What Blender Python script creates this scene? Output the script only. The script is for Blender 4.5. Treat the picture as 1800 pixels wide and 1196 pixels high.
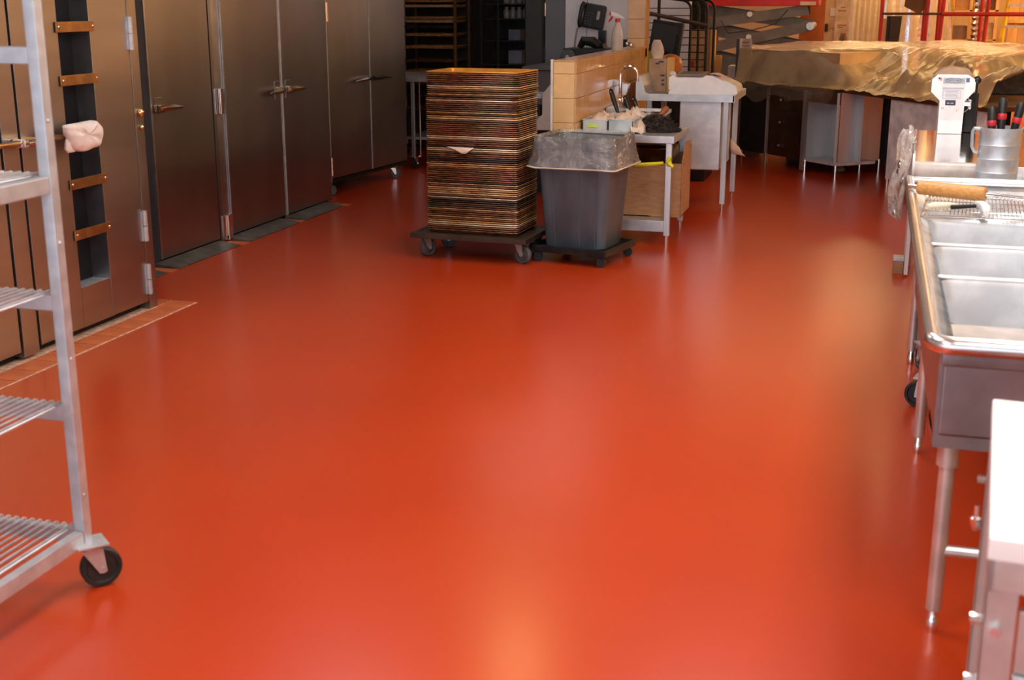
import bpy, bmesh, math, random
from mathutils import Vector, Matrix, noise, Euler
random.seed(7)
for o in list(bpy.data.objects): bpy.data.objects.remove(o)
SC = bpy.context.scene
COL = SC.collection
PI = math.pi

# ------------------------------------------------------------------ camera
cam_d = bpy.data.cameras.new('camera')
cam = bpy.data.objects.new('camera', cam_d); COL.objects.link(cam)
cam.location = (0, 0, 1.72)
cam.rotation_euler = Euler((PI/2 - math.radians(15.207), 0, math.radians(15.913)))
cam_d.sensor_width = 36; cam_d.lens = 2200/1800*36
cam_d.clip_start = .05; cam_d.clip_end = 100
cam_d.dof.use_dof = True; cam_d.dof.focus_distance = 9.0; cam_d.dof.aperture_fstop = 4.5
SC.camera = cam
# ------------------------------------------------------------------ world, exposure
W = bpy.data.worlds.new('room_ambient'); SC.world = W; W.use_nodes = True
W.node_tree.nodes['Background'].inputs[0].default_value = (.78, .88, 1.0, 1)
W.node_tree.nodes['Background'].inputs[1].default_value = 1.9
SC.view_settings.view_transform = 'Standard'; SC.view_settings.look = 'None'
SC.view_settings.gamma = 1; SC.view_settings.use_curve_mapping = False
SC.view_settings.exposure = 0.17
# lamps: (x, y, z, len_x, len_y, colour, strength)
WARM = (1.0, .64, .26); NEUT = (1.0, .97, .93); COOL = (.86, .93, 1.0); AMB = (1.0, .66, .30)
LAMPS = [
 (.75, 1.6, 3.0, .6, 1.2, NEUT, 15), (.75, 4.4, 3.0, .6, 1.2, NEUT, 17), (.75, 7.0, 3.0, .6, 1.2, NEUT, 14),
 (-1.2, 1.2, 3.0, .6, 1.2, NEUT, 16), (-1.2, 3.8, 3.0, .6, 1.2, NEUT, 16), (-2.20, 7.85, 3.0, .34, .34, WARM, 34),
 (-3.2, 12.2, 3.0, 1.2, 1.8, NEUT, .95),  # unseen lamp added to lift the grey back wall
 (.9, 13.0, 3.0, 1.2, .6, AMB, 9), (3.4, 13.0, 3.0, 1.2, 2.4, AMB, 20), (-1.6, 16.2, 3.0, 2.4, 1.8, AMB, 1.7), (3.6, 18.0, 3.0, 1.2, 2.4, AMB, 21), (.6, 19.4, 3.0, 2.4, .6, AMB, 13),  # the two far-right ones are added unseen, for warm reflections in the doors
 (-.7, 6.3, 3.0, .6, 1.2, COOL, 11), (-2.9, 6.2, 3.0, .6, 1.2, COOL, 7),  # unseen cool fill added to brighten the bin and pans
]

# ------------------------------------------------------------------ materials
MATS = {}
def mat(name, col, rough=.5, metal=0, var=.12, scale=6, stretch=(1,1,1), bump=0, bscale=60, trans=0, alpha=1,
        coat=0, col2=None, rvar=.08, spec=.5, emit=None, estr=0, sub=0, c2lo=.4, c2hi=.65, detail=4, crough=.08, rnd=False):
    if name in MATS: return MATS[name]
    m = bpy.data.materials.new(name); m.use_nodes = True; MATS[name] = m
    nt = m.node_tree; b = nt.nodes['Principled BSDF']; L = nt.links.new
    tc = nt.nodes.new('ShaderNodeTexCoord'); mp = nt.nodes.new('ShaderNodeMapping')
    mp.inputs['Scale'].default_value = stretch
    L(tc.outputs['Object'], mp.inputs[0])
    if rnd:
        oi = nt.nodes.new('ShaderNodeObjectInfo'); vm = nt.nodes.new('ShaderNodeVectorMath'); vm.operation = 'SCALE'
        vm.inputs[0].default_value = (37, 53, 71); L(oi.outputs['Random'], vm.inputs['Scale']); L(vm.outputs[0], mp.inputs['Location'])
    n = nt.nodes.new('ShaderNodeTexNoise'); n.inputs['Scale'].default_value = scale; n.inputs['Detail'].default_value = detail
    L(mp.outputs[0], n.inputs['Vector'])
    cr = nt.nodes.new('ShaderNodeValToRGB')
    c2 = col2 or tuple(max(0, c*(1-var*2)) for c in col)
    c1 = col if col2 else tuple(min(1, c*(1+var)) for c in col)
    cr.color_ramp.elements[0].position = c2lo; cr.color_ramp.elements[1].position = c2hi
    cr.color_ramp.elements[0].color = (*c2, 1); cr.color_ramp.elements[1].color = (*c1, 1)
    L(n.outputs['Fac'], cr.inputs[0]); L(cr.outputs[0], b.inputs['Base Color'])
    mr = nt.nodes.new('ShaderNodeMapRange'); mr.inputs[3].default_value = max(.02, rough-rvar); mr.inputs[4].default_value = min(1, rough+rvar)
    L(n.outputs['Fac'], mr.inputs[0]); L(mr.outputs[0], b.inputs['Roughness'])
    b.inputs['Metallic'].default_value = metal
    b.inputs['Specular IOR Level'].default_value = spec
    b.inputs['Transmission Weight'].default_value = trans
    b.inputs['Alpha'].default_value = alpha
    b.inputs['Coat Weight'].default_value = coat; b.inputs['Coat Roughness'].default_value = crough
    if bump:
        n2 = nt.nodes.new('ShaderNodeTexNoise'); n2.inputs['Scale'].default_value = bscale; n2.inputs['Detail'].default_value = 3
        L(mp.outputs[0], n2.inputs['Vector'])
        bp = nt.nodes.new('ShaderNodeBump'); bp.inputs['Strength'].default_value = bump; bp.inputs['Distance'].default_value = .01
        L(n2.outputs['Fac'], bp.inputs['Height']); L(bp.outputs[0], b.inputs['Normal'])
    if emit:
        b.inputs['Emission Color'].default_value = (*emit, 1); b.inputs['Emission Strength'].default_value = estr
    return m
def sheet_mat(name, col, opac, rough=.35, translu=.5, scale=5, bump=.5, bs=9):
    """thin plastic film: part see-through, part cloudy, part glossy"""
    if name in MATS: return MATS[name]
    m = bpy.data.materials.new(name); m.use_nodes = True; MATS[name] = m
    nt = m.node_tree; L = nt.links.new; nt.nodes.remove(nt.nodes['Principled BSDF'])
    out = nt.nodes['Material Output']
    tc = nt.nodes.new('ShaderNodeTexCoord'); n = nt.nodes.new('ShaderNodeTexNoise'); n.inputs['Scale'].default_value = scale
    n.inputs['Detail'].default_value = 5; n.inputs['Distortion'].default_value = 1.0
    L(tc.outputs['Object'], n.inputs['Vector'])
    mr = nt.nodes.new('ShaderNodeMapRange'); mr.inputs[1].default_value = .3; mr.inputs[2].default_value = .7
    mr.inputs[3].default_value = opac[0]; mr.inputs[4].default_value = opac[1]; L(n.outputs['Fac'], mr.inputs[0])
    d = nt.nodes.new('ShaderNodeBsdfDiffuse'); d.inputs[0].default_value = (*col, 1)
    t = nt.nodes.new('ShaderNodeBsdfTranslucent'); t.inputs[0].default_value = (*col, 1)
    g = nt.nodes.new('ShaderNodeBsdfGlossy'); g.inputs[0].default_value = (1, 1, 1, 1); g.inputs['Roughness'].default_value = rough
    tr = nt.nodes.new('ShaderNodeBsdfTransparent')
    a = nt.nodes.new('ShaderNodeMixShader'); a.inputs[0].default_value = translu; L(d.outputs[0], a.inputs[1]); L(t.outputs[0], a.inputs[2])
    bm_ = nt.nodes.new('ShaderNodeMixShader'); L(mr.outputs[0], bm_.inputs[0]); L(tr.outputs[0], bm_.inputs[1]); L(a.outputs[0], bm_.inputs[2])
    fr = nt.nodes.new('ShaderNodeFresnel'); fr.inputs[0].default_value = 1.45
    c = nt.nodes.new('ShaderNodeMixShader'); L(fr.outputs[0], c.inputs[0]); L(bm_.outputs[0], c.inputs[1]); L(g.outputs[0], c.inputs[2])
    n2 = nt.nodes.new('ShaderNodeTexNoise'); n2.inputs['Scale'].default_value = bs; n2.inputs['Detail'].default_value = 3; n2.inputs['Distortion'].default_value = 1.5
    L(tc.outputs['Object'], n2.inputs['Vector'])
    bp = nt.nodes.new('ShaderNodeBump'); bp.inputs['Strength'].default_value = bump; bp.inputs['Distance'].default_value = .06; L(n2.outputs['Fac'], bp.inputs['Height'])
    for x in (d, t, g): L(bp.outputs[0], x.inputs['Normal'])
    L(c.outputs[0], out.inputs[0])
    return m

def floor_mat():
    m = mat('red_epoxy', (.50, .047, .007), rough=.325, var=.0, scale=.8, col2=(.42, .038, .006), rvar=.04, spec=.16, coat=.5, crough=.22, detail=2.5, c2lo=.2, c2hi=.8)
    return m
FLOOR = floor_mat()
STEEL = mat('brushed_steel', (.60, .61, .62), .36, .8, .10, 14, (1, 1, .06), rvar=.06)
STEELX = mat('brushed_steel_flat', (.62, .64, .66), .38, .75, .08, 10, (1, .08, 1), rvar=.06)
DARKST = mat('oven_steel', (.43, .405, .385), .34, 1, .06, 5, (1, .15, 1), rvar=.03)
PROOF = mat('proofer_steel', (.40, .39, .39), .33, 1, .04, 3, (1, 1, .3), rvar=.03)
BLUEST = mat('edge_steel', (.55, .58, .62), .35, 1, .06, 10)
ALU = mat('cast_aluminium', (.58, .61, .65), .42, .7, .06, 20, rvar=.06)
CHROME = mat('chrome', (.82, .82, .82), .10, 1, .03, 10, rvar=.03)
BRASS = mat('bronze_bar', (.45, .27, .12), .38, 1, .1, 14)
MIRROR = mat('polished_steel', (.78, .78, .79), .10, 1, .03, 6, rvar=.03)
SINKST = mat('sink_steel', (.68, .71, .74), .40, .7, .07, 9, rvar=.06)
APRON = mat('apron_steel', (.30, .275, .28), .34, 1, .1, 6, rvar=.04)
LEGST = mat('leg_steel', (.62, .59, .55), .36, .72, .06, 10, rvar=.03)
RIMST = mat('rim_steel', (.74, .74, .74), .22, 1, .03, 6, rvar=.03)
BLACKR = mat('black_rubber', (.018, .018, .018), .55, 0, .2, 20)
GREYR = mat('grey_rubber', (.10, .105, .11), .55, 0, .2, 20)
BLACKP = mat('black_plastic', (.012, .012, .013), .38, 0, .2, 12)
BLACKM = mat('black_iron', (.02, .019, .018), .45, .4, .2, 14)
DARK = mat('dark_void', (.006, .006, .007), .7, 0, .2, 6)
QUARRY = mat('quarry_tile', (.58, .15, .045), .5, 0, .2, 9, col2=(.48, .11, .035))
GROUT = mat('grout', (.70, .45, .32), .8, 0, .15, 30)
RAMP = mat('ramp_plate', (.16, .165, .15), .5, .6, .2, 8)
TAN = mat('tan_glazed_tile', (.70, .40, .15), .22, 0, .1, 7, col2=(.62, .33, .11), coat=.2)
TANEND = mat('tan_tile_lit', (.85, .56, .27), .25, 0, .05, 7)  # brighter copy of the tan tile, light put into the front faces
TANGROUT = mat('tile_joint', (.62, .44, .24), .8, 0, .08, 30)
WHITEP = mat('white_paint', (.78, .76, .74), .5, 0, .05, 8)
GREYW = mat('grey_wall_paint', (.82, .82, .88), .55, 0, .04, 3)
GREYD = mat('grey_door_paint', (.20, .215, .25), .5, 0, .06, 3)
GREYC = mat('dark_column', (.045, .05, .052), .6, 0, .1, 4)
DESKG = mat('desk_grey', (.12, .125, .13), .5, 0, .1, 4)
CEIL = mat('ceiling_paint', (.60, .56, .50), .8, 0, .06, 4)
KRAFT = mat('kraft_board', (.55, .34, .16), .7, 0, .12, 2, (1, 1, .3), col2=(.42, .25, .11))
CARD = mat('cardboard', (.40, .205, .095), .75, 0, .08, 12, (1, 1, 6))
CARD2 = mat('cardboard_pale', (.46, .30, .19), .75, 0, .08, 12)
BINP = mat('bin_plastic', (.095, .120, .145), .42, 0, .2, 7, (1, 1, .4), col2=(.066, .082, .098), bump=.05, bscale=160)
LINER = sheet_mat('bin_liner', (.74, .74, .72), (.14, .50), .13, .35, 7, .5, 8)
FILM = sheet_mat('dust_sheet', (.98, .78, .46), (.30, .70), .24, .35, 2.2, .22, 5)  # tan tint carries the warm light falling on the sheet
CLEAR = sheet_mat('clear_film', (.85, .80, .76), (.20, .60), .18, .5, 14)
CURTAIN = sheet_mat('curtain_film', (.95, .82, .55), (.62, .92), .35, .5, 2)
def panm(n, a, b_, met=.35): return mat(n, a, .34, met, .3, 22, (1, 1, 4), col2=b_, rvar=.12, c2lo=.35, c2hi=.68, rnd=True)
PANS = [panm('pan_dark', (.085, .055, .040), (.018, .012, .010)), panm('pan_rust', (.36, .13, .05), (.08, .028, .014)),
        panm('pan_brown', (.24, .115, .055), (.05, .024, .014)), panm('pan_gold', (.70, .40, .15), (.32, .14, .045)), panm('pan_bare', (.85, .66, .42), (.55, .34, .17), .5)]
PANTOP = mat('pan_golden_inside', (.72, .36, .06), .32, .5, .1, 9, col2=(.60, .27, .035))
CLOTH = mat('white_cloth', (.80, .72, .66), .9, 0, .05, 20, bump=.3, bscale=200)
RAG = mat('stained_rag', (.72, .60, .50), .9, 0, .1, 9, col2=(.45, .22, .13), c2lo=.28, c2hi=.45)
PAPER = mat('parchment', (.74, .58, .46), .7, 0, .04, 10)
WHITEB = mat('white_plastic', (.80, .80, .82), .3, 0, .03, 10)
ENAMEL = mat('white_enamel', (.93, .93, .94), .25, 0, .03, 10, coat=.3)
GREYPL = mat('pale_grey_plastic', (.52, .55, .58), .4, 0, .05, 10)
FEATHER = mat('dark_feather', (.10, .068, .048), .8, 0, .3, 60, col2=(.025, .016, .012))
WOODD = mat('stained_wood', (.26, .075, .018), .35, 0, .2, 10, (1, 1, 6))
WOODP = mat('beech_wood', (.66, .33, .10), .42, 0, .1, 14, (1, 8, 8), col2=(.52, .23, .06))
WOODY = mat('yellow_pine', (.66, .38, .12), .6, 0, .1, 10, (1, 1, .2))
YELLOW = mat('yellow_tape', (.75, .70, .02), .45, 0, .05, 10)
LIME = mat('lime_label', (.52, .70, .12), .5, 0, .05, 10)
OLIVE = mat('olive_panel', (.42, .40, .03), .5, 0, .05, 10)
GREEN = mat('green_board', (.02, .22, .06), .5, 0, .1, 10)
RED = mat('red_paint', (.52, .018, .012), .4, 0, .1, 5)
ORANGE = mat('orange_paint', (.62, .19, .02), .5, 0, .1, 5)
LADDER = mat('yellow_fibreglass', (.75, .45, .02), .45, 0, .1, 6)
LIFTG = mat('lift_grey', (.20, .18, .165), .5, .3, .12, 5)
BROWNC = mat('brown_counter', (.10, .045, .018), .4, 0, .2, 8)
CABST = mat('cabinet_steel', (.62, .66, .71), .42, .3, .08, 6, (1, 1, .2), rvar=.06)
DRAWER = mat('drawer_steel', (.16, .12, .10), .34, 1, .1, 6)
BROWNB = mat('brown_case_warm_lit', (.50, .31, .15), .5, 0, .2, 2)  # brown lifted to tan, warm light put into the colour
MARBLE = mat('white_marble', (.90, .90, .89), .2, 0, .02, 3, col2=(.72, .73, .72), c2lo=.30, c2hi=.42, detail=9)
BOTTLE = mat('cloudy_bottle', (.70, .66, .62), .3, 0, .05, 10, alpha=.8)
BLUEB = mat('pale_blue_bottle', (.55, .63, .76), .3, 0, .05, 10)
REDP = mat('red_plastic', (.62, .03, .05), .35, 0, .05, 10)
GLASSB = mat('amber_pot', (.14, .055, .02), .15, .6, .2, 8)
DUSTY = mat('dusty_film_roll', (.34, .27, .23), .35, 0, .2, 6, col2=(.52, .47, .43))
FOIL = mat('silver_foil', (.8, .8, .8), .2, 1, .2, 18, bump=1, bscale=14)
INK = mat('print_ink', (.05, .05, .10), .6, 0, .1, 20)
SILVERL = mat('silver_label', (.50, .54, .60), .35, .3, .05, 20)
CREAM = mat('cream_handle', (.80, .74, .58), .4, 0, .05, 10)
BEIGE = mat('beige_paper', (.62, .50, .38), .7, 0, .05, 8)

# ------------------------------------------------------------------ mesh helpers
def rootof(o):
    while o.parent: o = o.parent
    return o
class MB:
    def __init__(s): s.v = []; s.f = []; s.bev = False
    def add(s, vs, fs, M=None):
        n = len(s.v)
        s.v += [M @ Vector(p) for p in vs] if M else [Vector(p) for p in vs]
        s.f += [tuple(i+n for i in f) for f in fs]; return s
    def box(s, c, d, b=0, M=None, rz=0, rx=0, ry=0):
        T = Matrix.Translation(c) @ Euler((rx, ry, rz)).to_matrix().to_4x4()
        if M: T = M @ T
        x, y, z = d[0]/2, d[1]/2, d[2]/2
        if not b:
            vs = [(i*x, j*y, k*z) for i in (-1,1) for j in (-1,1) for k in (-1,1)]
            fs = [(0,1,3,2),(4,6,7,5),(0,4,5,1),(2,3,7,6),(0,2,6,4),(1,5,7,3)]
            return s.add(vs, fs, T)
        s.bev = True
        bm = bmesh.new(); bmesh.ops.create_cube(bm, size=1)
        for v in bm.verts: v.co = (v.co.x*d[0], v.co.y*d[1], v.co.z*d[2])
        bmesh.ops.bevel(bm, geom=bm.edges[:], offset=min(b, min(d)*.45), segments=2, affect='EDGES', profile=.5)
        bm.verts.index_update()
        s.add([v.co.copy() for v in bm.verts], [[v.index for v in f.verts] for f in bm.faces], T); bm.free(); return s
    def bb(s, x0, x1, y0, y1, z0, z1, b=0):
        return s.box(((x0+x1)/2, (y0+y1)/2, (z0+z1)/2), (abs(x1-x0), abs(y1-y0), abs(z1-z0)), b)
    def cyl(s, p, q, r, n=14, r2=None, M=None):
        p = Vector(p); q = Vector(q); d = (q-p); L = d.length
        R = d.to_track_quat('Z', 'Y').to_matrix().to_4x4(); T = Matrix.Translation(p) @ R
        if M: T = M @ T
        r2 = r if r2 is None else r2
        vs = [(r*math.cos(2*PI*i/n), r*math.sin(2*PI*i/n), 0) for i in range(n)] + [(r2*math.cos(2*PI*i/n), r2*math.sin(2*PI*i/n), L) for i in range(n)]
        fs = [(i, (i+1) % n, n+(i+1) % n, n+i) for i in range(n)] + [tuple(range(n-1, -1, -1)), tuple(range(n, 2*n))]
        return s.add(vs, fs, T)
    def tube(s, pts, r, n=8, closed=False, M=None):
        pts = [Vector(p) for p in pts]; N = len(pts); vs = []; fs = []
        up = None
        for i, p in enumerate(pts):
            a = pts[(i-1) % N] if (closed or i > 0) else p
            c = pts[(i+1) % N] if (closed or i < N-1) else p
            t = (c-a).normalized()
            if up is None: up = t.orthogonal().normalized()
            up = (up - t*up.dot(t)); up = up.normalized() if up.length > 1e-6 else t.orthogonal().normalized()
            w = t.cross(up); rr = r[i] if isinstance(r, (list, tuple)) else r
            vs += [p + (up*math.cos(2*PI*k/n) + w*math.sin(2*PI*k/n))*rr for k in range(n)]
        for i in range(N if closed else N-1):
            j = (i+1) % N
            fs += [(i*n+k, i*n+(k+1) % n, j*n+(k+1) % n, j*n+k) for k in range(n)]
        if not closed: fs += [tuple(range(n-1, -1, -1)), tuple(range((N-1)*n, N*n))]
        return s.add(vs, fs, M)
    def lathe(s, prof, c=(0,0,0), n=24, M=None):
        vs = []; fs = []
        for r, z in prof: vs += [(c[0]+r*math.cos(2*PI*k/n), c[1]+r*math.sin(2*PI*k/n), c[2]+z) for k in range(n)]
        for i in range(len(prof)-1): fs += [(i*n+k, i*n+(k+1) % n, (i+1)*n+(k+1) % n, (i+1)*n+k) for k in range(n)]
        if prof[0][0] > 1e-5: fs.append(tuple(range(n-1, -1, -1)))
        if prof[-1][0] > 1e-5: fs.append(tuple(range((len(prof)-1)*n, len(prof)*n)))
        return s.add(vs, fs, M)
    def prism(s, poly, a, b, axis='z', M=None):
        """poly in the two other axes, extruded a..b along axis"""
        n = len(poly)
        def mk(p, h): return {'z': (p[0], p[1], h), 'y': (p[0], h, p[1]), 'x': (h, p[0], p[1])}[axis]
        vs = [mk(p, a) for p in poly] + [mk(p, b) for p in poly]
        fs = [(i, (i+1) % n, n+(i+1) % n, n+i) for i in range(n)] + [tuple(range(n-1, -1, -1)), tuple(range(n, 2*n))]
        return s.add(vs, fs, M)
    def loops(s, rings, close=True, cap0=False, cap1=False, M=None):
        n = len(rings[0]); vs = [p for r in rings for p in r]; fs = []
        for i in range(len(rings)-1):
            for k in range(n if close else n-1):
                fs.append((i*n+k, i*n+(k+1) % n, (i+1)*n+(k+1) % n, (i+1)*n+k))
        if cap0: fs.append(tuple(range(n-1, -1, -1)))
        if cap1: fs.append(tuple(range((len(rings)-1)*n, len(rings)*n)))
        return s.add(vs, fs, M)
    def sphere(s, c, r, sc=(1,1,1), n=16, M=None):
        prof = [(r*math.sin(PI*i/(n//2)), -r*math.cos(PI*i/(n//2))) for i in range(n//2+1)]
        prof[0] = (0, -r); prof[-1] = (0, r)
        T = Matrix.Translation(c) @ Matrix.Diagonal((*sc, 1))
        return s.lathe(prof, (0,0,0), n, (M @ T) if M else T)
    def build(s, name, m, parent=None, world=False, ang=35):
        """world=True: the points are scene coordinates"""
        off = Vector((0,0,0)); loc = Vector((0,0,0))
        if world and parent is not None: off = Vector(rootof(parent).location)
        if world and parent is None:
            xs = [p.x for p in s.v]; ys = [p.y for p in s.v]; zs = [p.z for p in s.v]
            off = loc = Vector(((min(xs)+max(xs))/2, (min(ys)+max(ys))/2, min(zs)))
        me = bpy.data.meshes.new(name); me.from_pydata([p-off for p in s.v], [], s.f)
        bm = bmesh.new(); bm.from_mesh(me)
        bmesh.ops.remove_doubles(bm, verts=bm.verts, dist=1e-6)
        bmesh.ops.recalc_face_normals(bm, faces=bm.faces); bm.to_mesh(me); bm.free()
        me.shade_smooth(); me.set_sharp_from_angle(angle=math.radians(ang))
        me.materials.append(m)
        o = bpy.data.objects.new(name, me); COL.objects.link(o); o.location = loc
        if s.bev: w = o.modifiers.new('normals', 'WEIGHTED_NORMAL'); w.keep_sharp = True
        if parent is not None: o.parent = parent
        return o
def tag(o, label=None, cat=None, group=None, kind=None):
    if label: o['label'] = label
    if cat: o['category'] = cat
    if group: o['group'] = group
    if kind: o['kind'] = kind
    return o
def thing(name, label, cat, loc, rz=0, group=None):
    o = bpy.data.objects.new(name, None); COL.objects.link(o); o.location = loc; o.rotation_euler = (0, 0, rz)
    o.empty_display_size = .1
    return tag(o, label, cat, group)
def one(mb, name, m, label, cat, group=None, world=True): return tag(mb.build(name, m, None, world), label, cat, group)
def struct(mb, name, m, parent=None):
    o = mb.build(name, m, parent, True)
    if parent is None: o['kind'] = 'structure'
    return o
def share(src, parent, loc, name=None, rz=0):
    o = src.copy(); COL.objects.link(o); o.parent = parent; o.location = loc; o.rotation_euler = (0, 0, rz)
    return o
def text(s, size, M, name, m, parent, ext=.0004, align='CENTER', sx=1):
    c = bpy.data.curves.new(name, 'FONT'); c.body = s; c.size = size; c.extrude = ext; c.align_x = align; c.align_y = 'CENTER'
    t = bpy.data.objects.new(name, c); COL.objects.link(t)
    me = bpy.data.meshes.new_from_object(t); bpy.data.objects.remove(t)
    for v in me.vertices: v.co.x *= sx
    me.transform(M); me.materials.append(m)
    o = bpy.data.objects.new(name, me); COL.objects.link(o); o.parent = parent
    return o
FACE_Y = Matrix.Rotation(PI/2, 4, 'X')          # text facing -Y
def caster(parent, p, r=.05, rz=0, wheel_m=None, fork_m=None, w=.03, world=False, plate=True):
    """caster under parent: fork part, wheel sub-part; p = floor contact point"""
    p = Vector(p); top = 2.25*r
    M = Matrix.Translation(p) @ Matrix.Rotation(rz, 4, 'Z')
    f = MB()
    if plate: f.box((0, 0, top+.006), (r*1.5, r*1.5, .008), .002, M)
    f.cyl((0, 0, top-.008), (0, 0, top+.003), r*.55, 14, M=M)
    for sgn in (-1, 1):
        f.prism([(-r*.5, top-.01), (r*.5, top-.01), (r*.62, r*.85), (r*.45, r*.78), (r*.25, r*.8)], sgn*(w/2+.004), sgn*(w/2+.008), 'y', M)
    f.cyl((r*.42, -w/2-.011, r), (r*.42, w/2+.011, r), r*.13, 10, M=M)
    fo = f.build('caster_fork', fork_m or CHROME, parent, world)
    wmb = MB(); R = Matrix.Translation((r*.42, 0, r)) @ Matrix.Rotation(PI/2, 4, 'X')
    wmb.lathe([(r*.35, -w*.30), (r*.72, -w*.30), (r*.78, -w*.48), (r*.94, -w*.48), (r, -w*.32), (r, w*.32), (r*.94, w*.48), (r*.78, w*.48), (r*.72, w*.30), (r*.35, w*.30)], n=24, M=M @ R)
    wmb.build('wheel', wheel_m or BLACKR, fo, world)
    return fo
def rrect(w, d, r, n=4, z=0, cx=0, cy=0):
    pts = []
    for (sx, sy, a0) in ((1, 1, 0), (-1, 1, PI/2), (-1, -1, PI), (1, -1, 3*PI/2)):
        for k in range(n+1):
            a = a0 + PI/2*k/n
            pts.append((cx+sx*(w/2-r)+r*math.cos(a), cy+sy*(d/2-r)+r*math.sin(a), z))
    return pts
def nz(x, y=0, z=0): return noise.noise(Vector((x, y, z)))

# ================================================================== SETTING
floor = struct(MB().bb(-6.2, 6.5, -2.5, 21, -.06, 0), 'floor', FLOOR)
struct(MB().bb(-6.2, 6.5, -2.5, 21, 3.1, 3.16), 'ceiling', CEIL)
struct(MB().bb(-5.9, -5.8, -2.5, 15.2, 0, 3.1), 'wall_left', GREYW)
struct(MB().bb(-5.8, -1.95, 15.0, 15.2, 0, 3.1), 'wall_back_left', mat('unlit_wall_black', (.012, .012, .014), .8))  # near-black colour stands for a wall left unlit
struct(MB().bb(-6.2, 6.5, 20.8, 21, 0, 3.1), 'wall_back', KRAFT)
struct(MB().bb(6.4, 6.5, 9.0, 20.8, 0, 3.1), 'wall_side_far', KRAFT)
wr = struct(MB().bb(1.35, 1.47, -2.5, 9.0, 0, 3.1), 'wall_right', TANGROUT)
struct(MB().bb(1.47, 6.4, 8.9, 9.0, 0, 3.1), 'wall_return', KRAFT)
# big glazed blocks on the right-hand wall (only met in reflections)
proto = None
for r in range(15):
    for k in range(13):
        y = -2.4+k*.86+(.43 if r % 2 else 0)
        if y > 8.3: continue
        if proto is None:
            proto = MB().box((0, 0, 0), (.012, .85, .19), .003).build('wall_tile', TAN, wr); proto.location = (-.066, y-3.25+.0, r*.2+.1)
        else: share(proto, wr, (-.066, y-3.25, r*.2+.1))
# quarry-tile border in front of the ovens, let into the floor
gb = MB().bb(-4.10, -3.745, 1.0, 6.385, .0005, .002).build('grout_bed', GROUT, floor, True)
qt = MB().box((0, 0, .0), (.148, .158, .006), .0015).build('quarry_tile', QUARRY, floor)
fl = floor.location
def qtile(x, y, first=[True]):
    o = qt if first[0] else share(qt, floor, (0, 0, 0)); first[0] = False
    o.location = (x-fl.x, y-fl.y, .003-fl.z)
for k in range(33): qtile(-3.832, 6.302-k*.1655)
for k in range(2): qtile(-3.99-k*.155, 6.302)
for (x, y) in ((-4.42, 8.135), (-4.42, 9.105), (-4.40, 9.985), (-4.42, 7.13)):
    o = share(qt, floor, (x-fl.x, y-fl.y, .003-fl.z)); o.scale = (1.15, .62, 1)
# half wall with glazed blocks, and the pillar at its far end
hw = struct(MB().bb(-2.215, -2.055, 8.84, 11.75, 0, 1.297), 'wall_half', TANGROUT)
hl = hw.location
cap = MB().bb(-2.216, -2.052, 8.832, 11.62, 1.297, 1.307).build('wall_cap', TAN, hw, True)
tr = MB().bb(-2.232, -2.2145, 8.828, 8.86, 0, 1.312, .003).build('corner_trim', WHITEP, hw, True)
TW, TH = .43, .172
t0 = None
for r in range(8):
    z1 = 1.297-.085-(r-1)*TH if r else 1.297
    z0 = 1.297-.085-r*TH
    off = 0 if r % 2 == 0 else -TW/2
    for k in range(8):
        y0 = 8.842+off+k*TW; y1 = y0+TW
        y0 = max(y0, 8.842); y1 = min(y1, 11.72)
        if y1-y0 < .03 or z0 < -.02: continue
        MB().box((-2.051, (y0+y1)/2, (z0+z1)/2), (.010, y1-y0-.006, z1-z0-.006), .002).build('wall_tile', TAN, hw, True)
    if z0 > -.02:
        MB().box((-2.134, 8.837, (z0+z1)/2), (.148, .010, z1-z0-.004), .002).build('end_tile', TANEND, hw, True)
pil = struct(MB().bb(-2.215, -2.055, 11.62, 11.80, 0, 3.1), 'wall_pillar', TANGROUT)
for r in range(18):
    z1 = 3.1-r*TH
    if z1-TH < 1.2: break
    MB().box((-2.134, 11.616, z1-TH/2), (.156, .010, TH-.005), .002).build('pillar_tile', TANEND, pil, True)
    MB().box((-2.051, 11.71, z1-TH/2), (.010, .176, TH-.005), .002).build('pillar_tile', TAN, pil, True)
# ceiling lamps, some of them unseen fill added to brighten the room
for i, (x, y, z, lx, ly, c, s) in enumerate(LAMPS):
    where = ['over the marble table', 'over the long sink', 'over the dough divider', 'to the right of the wire shelf rack', 'over the near red floor',
             'over the bin and pans', 'added unseen in the dim back room', 'over the draped counter', 'added unseen to the right of the draped counter', 'over the scissor lift', 'added unseen in the far right corner', 'behind the red scaffold', 'added as unseen fill over the middle of the red floor', 'added as unseen fill before the proofer doors'][i]
    t = thing('ceiling_light', 'fluorescent ceiling light '+where, 'lamp', (x, y, z), 0, 'ceiling lights')
    MB().box((0, 0, .06), (lx+.08, ly+.08, .08), .006).build('housing', WHITEP, t)
    nm = 'lamp_glow_%s_%s' % (c[2], s)
    MB().box((0, 0, .012), (lx, ly, .02), .004).build('diffuser', mat(nm, (.9, .9, .9), .6, emit=c, estr=s), t)

# ================================================================== OVENS (left)
OX = -3.93
ov = thing('rack_oven', 'stainless rack oven whose door has a tall slot window with crossbars', 'oven', (-4.7, 4.0, 0))
MB().bb(-5.75, OX-.115, 1.2, 6.24, .04, 2.35).build('body', DARKST, ov, True)
MB().bb(-5.7, OX-.06, 1.2, 6.22, 0, .04).build('plinth', DARK, ov, True)
# far left door
MB().bb(OX-.115, OX, 3.9, 5.02, .05, 2.2, .004).build('side_door', DARKST, ov, True)
MB().bb(OX-.115, OX+.004, 5.035, 5.155, .02, 2.3, .004).build('stile', DARKST, ov, True)
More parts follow.
